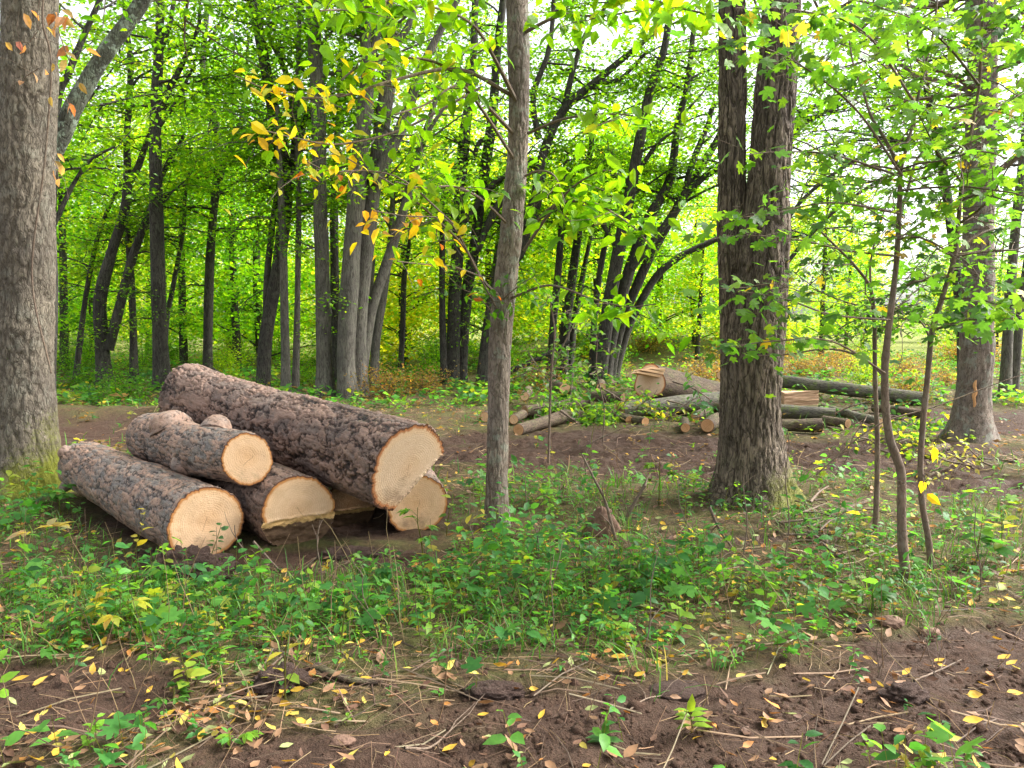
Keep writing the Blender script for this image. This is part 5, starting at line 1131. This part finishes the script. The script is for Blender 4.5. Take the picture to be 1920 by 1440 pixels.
# ------------------------------------------------------------------ twigs, sticks, stumps and clods
def stick(label, pts, wpx, mat=B_TWIG, name='fallen_twig', cat='twig', d=None, group='twigs and sticks on the wood floor', forks=2, lift=0.0):
    P = []
    for (px, py) in pts:
        if d is None: g = G(px, py); P.append(np.array([g[0], g[1], H(g[0], g[1]) + .015 + lift]))
        else: P.append(W(px, py, d))
    P = np.array(P); dist = P[0][1]; r0 = .5 * wpx * dist / FPX
    org = np.array([P[0][0], P[0][1], P[0][2]]); V, q, _, _ = tube(P, np.linspace(r0, r0 * .45, len(P)), 8, .03, lambda V, t, v, r: r * .3 * fbm(V * 30, 2, 3))
    root = mk(name, V - org, q, None, [mat], None, True, None, None); root.location = org; tag(root, label, cat, group)
    for f in range(forks):
        j = rng.integers(1, len(P)) ; C = grow(P[j] - org, nrm(P[j] - P[j - 1]) + rng.normal(0, .6, 3) * np.array([1, 1, .5]) + [0, 0, .15], .12 + .1 * rng.random(), 4, -.02)
        V, q, _, _ = tube(C, np.linspace(r0 * .5, .001, 5), 6, .03); mk('side_twig', V, q, None, [mat], root)
    return root
stick('long pale stick leaning from the grass up to the rotten log', [(475, 1015), (520, 1065), (570, 1110), (640, 1160), (720, 1230)], 5, d=4.9, lift=.05)
stick('curving grey twig crossing the seedlings below the log pile', [(430, 1340), (560, 1225), (640, 1200), (800, 1150), (900, 1090)], 5)
stick('arched dark stem bending over the soil ridge', [(1098, 890), (1098, 850), (1110, 830), (1140, 815), (1180, 800), (1240, 795)], 3, d=7.6, cat='bent stem', name='bent_stem')
stick('grey stick leaning diagonally across the tilted brown slab', [(1160, 1030), (1148, 990), (1135, 940), (1110, 890), (1090, 850)], 7, d=5.4)
stick('torn yellow brown upright stick right of the tilted brown slab', [(1172, 980), (1185, 950), (1200, 925), (1210, 912)], 9, d=6.2)
stick('long reddish branch curving down to the seedlings before the double trunk', [(1330, 950), (1345, 985), (1360, 1010), (1395, 1050), (1440, 1075), (1485, 1090)], 6, d=5.35)
stick('thick grey branch piece in the twig tangle between double trunk and saplings', [(1590, 1020), (1620, 1010), (1650, 1022), (1630, 1035), (1580, 1050)], 9)
stick('dark rotting branch lying beside the straight dark sapling', [(1565, 972), (1600, 962), (1640, 945)], 13, B_LOG)
stick('long twig running from the double trunk foot toward the twin saplings', [(1465, 985), (1520, 1010), (1580, 1040), (1640, 1075)], 5)
stick('thin grey stick sloping down in front of the twig tangle', [(1545, 990), (1565, 1030), (1580, 1070), (1585, 1100)], 5)
stick('long straight branch lying on the soil behind the twin saplings', [(1755, 835), (1800, 845), (1850, 858), (1915, 872)], 6, B_TWIG)
stick('thin diagonal twig across the crooked sapling reaching to the scraped trunk', [(1530, 890), (1640, 800), (1760, 760), (1880, 715), (1960, 690)], 3.5, d=5.6)
stick('short snapped stick lying on the brown litter at the bottom', [(750, 1440), (800, 1415), (840, 1390)], 7)
stick('dark rotten chunk of wood among the yellow leaves below the seedlings', [(580, 1292), (620, 1310), (660, 1318), (700, 1316)], 20, B_LOG, 'rotten_branch', 'rotten wood', forks=1)
stick('thin stick lying across the brown soil near the pinnate seedling', [(1190, 1365), (1220, 1350), (1250, 1332)], 4)
stick('pale stick on the mud near the right picture edge', [(1740, 1310), (1790, 1280), (1830, 1260)], 5)
stick('fine twig lying across the seedlings under the double trunk', [(1040, 1125), (1120, 1080), (1200, 1100), (1300, 1090)], 4)
stick('grey twig resting against the foot of the double trunk', [(1330, 935), (1400, 942), (1470, 938), (1500, 945)], 7, forks=3)
for i in range(12):
    px, py = rng.choice([rng.uniform(985, 1180), rng.uniform(1180, 1330), rng.uniform(1480, 1720)]), rng.uniform(735, 790); a_ = rng.uniform(-1.0, 1.0); l_ = rng.uniform(40, 110); dq = min(12.6, gd(py + 8))
    stick('thin bare branch sticking out among the far pile of felled logs', [(px - l_ * math.cos(a_) / 2, py + l_ * .35 * math.sin(a_)), (px, py - rng.uniform(0, 10)), (px + l_ * math.cos(a_) / 2, py - l_ * .35 * math.sin(a_) - 6)], rng.uniform(2.5, 5), d=dq, group='bare branches in the far pile', forks=3)
for i in range(16):
    px, py = rng.uniform(1500, 1690), rng.uniform(945, 1060); a_ = rng.uniform(-1.2, 1.2); l_ = rng.uniform(40, 110)
    stick('bare grey twig in the brush tangle around the straight dark sapling foot', [(px - l_ * math.cos(a_) / 2, py - l_ * .3 * math.sin(a_)), (px, py + rng.normal(0, 5)), (px + l_ * math.cos(a_) / 2, py + l_ * .3 * math.sin(a_))], rng.uniform(3, 6), lift=rng.uniform(.01, .10), group='brush tangle twigs', forks=2)
for i, (px, py, tx, ty, lb) in enumerate(((596, 1140, 600, 975, 'upright bare stem in front of the rotten log'), (462, 1065, 440, 985, 'short leaning bare stem beside the smooth round log end'), (1010, 1060, 985, 900, 'leaning bare stem right of the slender tree'), (1200, 1250, 1235, 1030, 'bare dark stem rising above the lime seedlings'), (1470, 1060, 1480, 830, 'thin vertical stem in front of the double trunk'), (1392, 1050, 1400, 850, 'fine grey stem against the double trunk bark'),
                                     (1748, 1300, 1740, 1180, 'short bare stem on the mud near the wheel track'), (1640, 1290, 1650, 1190, 'short reddish stem beside the wheel track'), (1560, 900, 1620, 790, 'dark bent stem behind the twig tangle'), (905, 1080, 880, 960, 'dry stalk left of the slender tree foot'), (1300, 1060, 1270, 900, 'dry stalk left of the double trunk'), (1835, 1140, 1830, 950, 'thin dry stem between the glossy plant and the saplings'), (1025, 1230, 1045, 1060, 'thin grey stem over the round leaved seedlings'), (695, 1200, 680, 1080, 'dry grass like stem below the biggest log end'), (1130, 830, 1120, 640, 'thin bare stem in front of the fan of leaning trunks'))):
    d_ = gd(py); stick(lb, [(px, py), (px + (tx - px) * .35 + 6, py + (ty - py) * .35), (px + (tx - px) * .7 - 4, py + (ty - py) * .7), (tx, ty)], 3.2, d=d_, name='bare_stem', cat='bare stem', group='bare stems standing in the undergrowth')
stick('dead dark tree stem leaning low behind the slender tree', [(945, 700), (985, 684), (1030, 662), (1070, 640)], 13, B_MID, 'leaning_deadwood', 'dead tree', d=18.2, group=None)
stick('fallen dark limb lying behind the biggest log near the wavy trunk', [(395, 690), (430, 712), (470, 735)], 8, B_MID, 'leaning_deadwood', 'dead tree', d=19.5, group=None)

def blob(name, label, cat, px, py, size, mat, seed, amp=.35, sq=(1, 1, .6), d=None, sink=.3, fine=.12, colr=(.06, .036, .028), group=None, z=None, point=0):
    n, m = 48, 28; th = np.linspace(0, 2 * math.pi, n, endpoint=False); ph = np.linspace(.02, math.pi - .02, m)
    T_, P_ = np.meshgrid(th, ph, indexing='xy'); U = np.stack([np.sin(P_) * np.cos(T_), np.sin(P_) * np.sin(T_), np.cos(P_)], -1).reshape(-1, 3)
    r = 1 + amp * fbm(U * 1.6, 3, seed) + fine * fbm(U * 6, 4, seed + 3); V = U * r[:, None] * np.array(sq) * size
    if point: V[:, 0] *= np.clip(1.0 - point * (U[:, 2] + .3), .12, 1.4); V[:, 0] += .12 * size * U[:, 2]
    i = np.arange(m - 1)[:, None] * n; j = np.arange(n)[None]; j2 = (j + 1) % n; q = np.stack([i + j, i + n + j, i + n + j2, i + j2], -1).reshape(-1, 4)
    g = G(px, py) if d is None else np.array([(px - 960) / FPX * d, d]); o = mk(name, V, q, None, [mat], None, True, np.tile(colr, (len(V), 1)))
    o.location = (g[0], g[1], (H(g[0], g[1]) if z is None else z) + size * sq[2] * (1 - sink) - size * sq[2] * .4); tag(o, label, cat, group); return o
a = NT('loose earth'); nz = a.noise(a.obj(), 30, 6, .75); M_CLOD = a.done(a.pbr(a.mix(nz, (.035, .02, .016), (.11, .068, .052)), .9, a.bump(nz, .05)))
a = NT('smooth stone earth'); nz = a.noise(a.obj(), 9, 6, .65); M_SLAB = a.done(a.pbr(a.mix(nz, (.10, .055, .038), (.19, .115, .08)), .8, a.bump(a.noise(a.obj(), 40, 4), .01)))
blob('soil_clod', 'rough clod of earth pushed up before the smooth round log end', 'clod', 340, 1092, .20, M_CLOD, 3, .4, (1.25, .7, .62), fine=.45, sink=.4, group='clods of earth')
blob('soil_clod', 'smaller crumbly clod beside the sprout under the yellow leaved seedling', 'clod', 515, 1320, .09, M_CLOD, 5, .4, (1.2, .9, .7), fine=.45, group='clods of earth')
blob('soil_clod', 'dark wet clod at the edge of the bottom litter', 'clod', 925, 1325, .075, M_CLOD, 8, .3, (1.7, .9, .5), fine=.3, group='clods of earth')
blob('soil_clod', 'smooth flattened mud lump beside the bottom litter', 'clod', 1282, 1318, .085, M_CLOD, 9, .2, (1.5, 1.0, .35), fine=.06, group='clods of earth')
blob('soil_clod', 'dark clod stuck on the wheel track ridge', 'clod', 1725, 1350, .07, M_CLOD, 11, .4, (1.3, .9, .6), fine=.35, group='clods of earth')
blob('soil_clod', 'clod of earth below the rotten black log end', 'clod', 660, 1050, .13, M_CLOD, 13, .4, (1.6, .7, .5), fine=.4, group='clods of earth')
blob('soil_slab', 'tilted pointed slab of brown earth standing up among the seedlings', 'slab', 1130, 1010, .14, M_SLAB, 21, .35, (1.05, .5, 1.1), fine=.22, sink=.2, point=.42)
for i, (px, py, s, lb) in enumerate(((1690, 1195, .05, 'grey stone on the litter before the crooked sapling'), (1765, 1198, .045, 'second grey stone nearer the edge plants'), (630, 1425, .035, 'small grey stone on the bottom litter'), (1640, 1205, .04, 'dark stone left of the grey stones'))):
    blob('stone', lb, 'stone', px, py, s, M_CLOD if i > 2 else M_SLAB, 30 + i, .3, (1.3, 1, .6), fine=.1, group='stones on the wood floor')
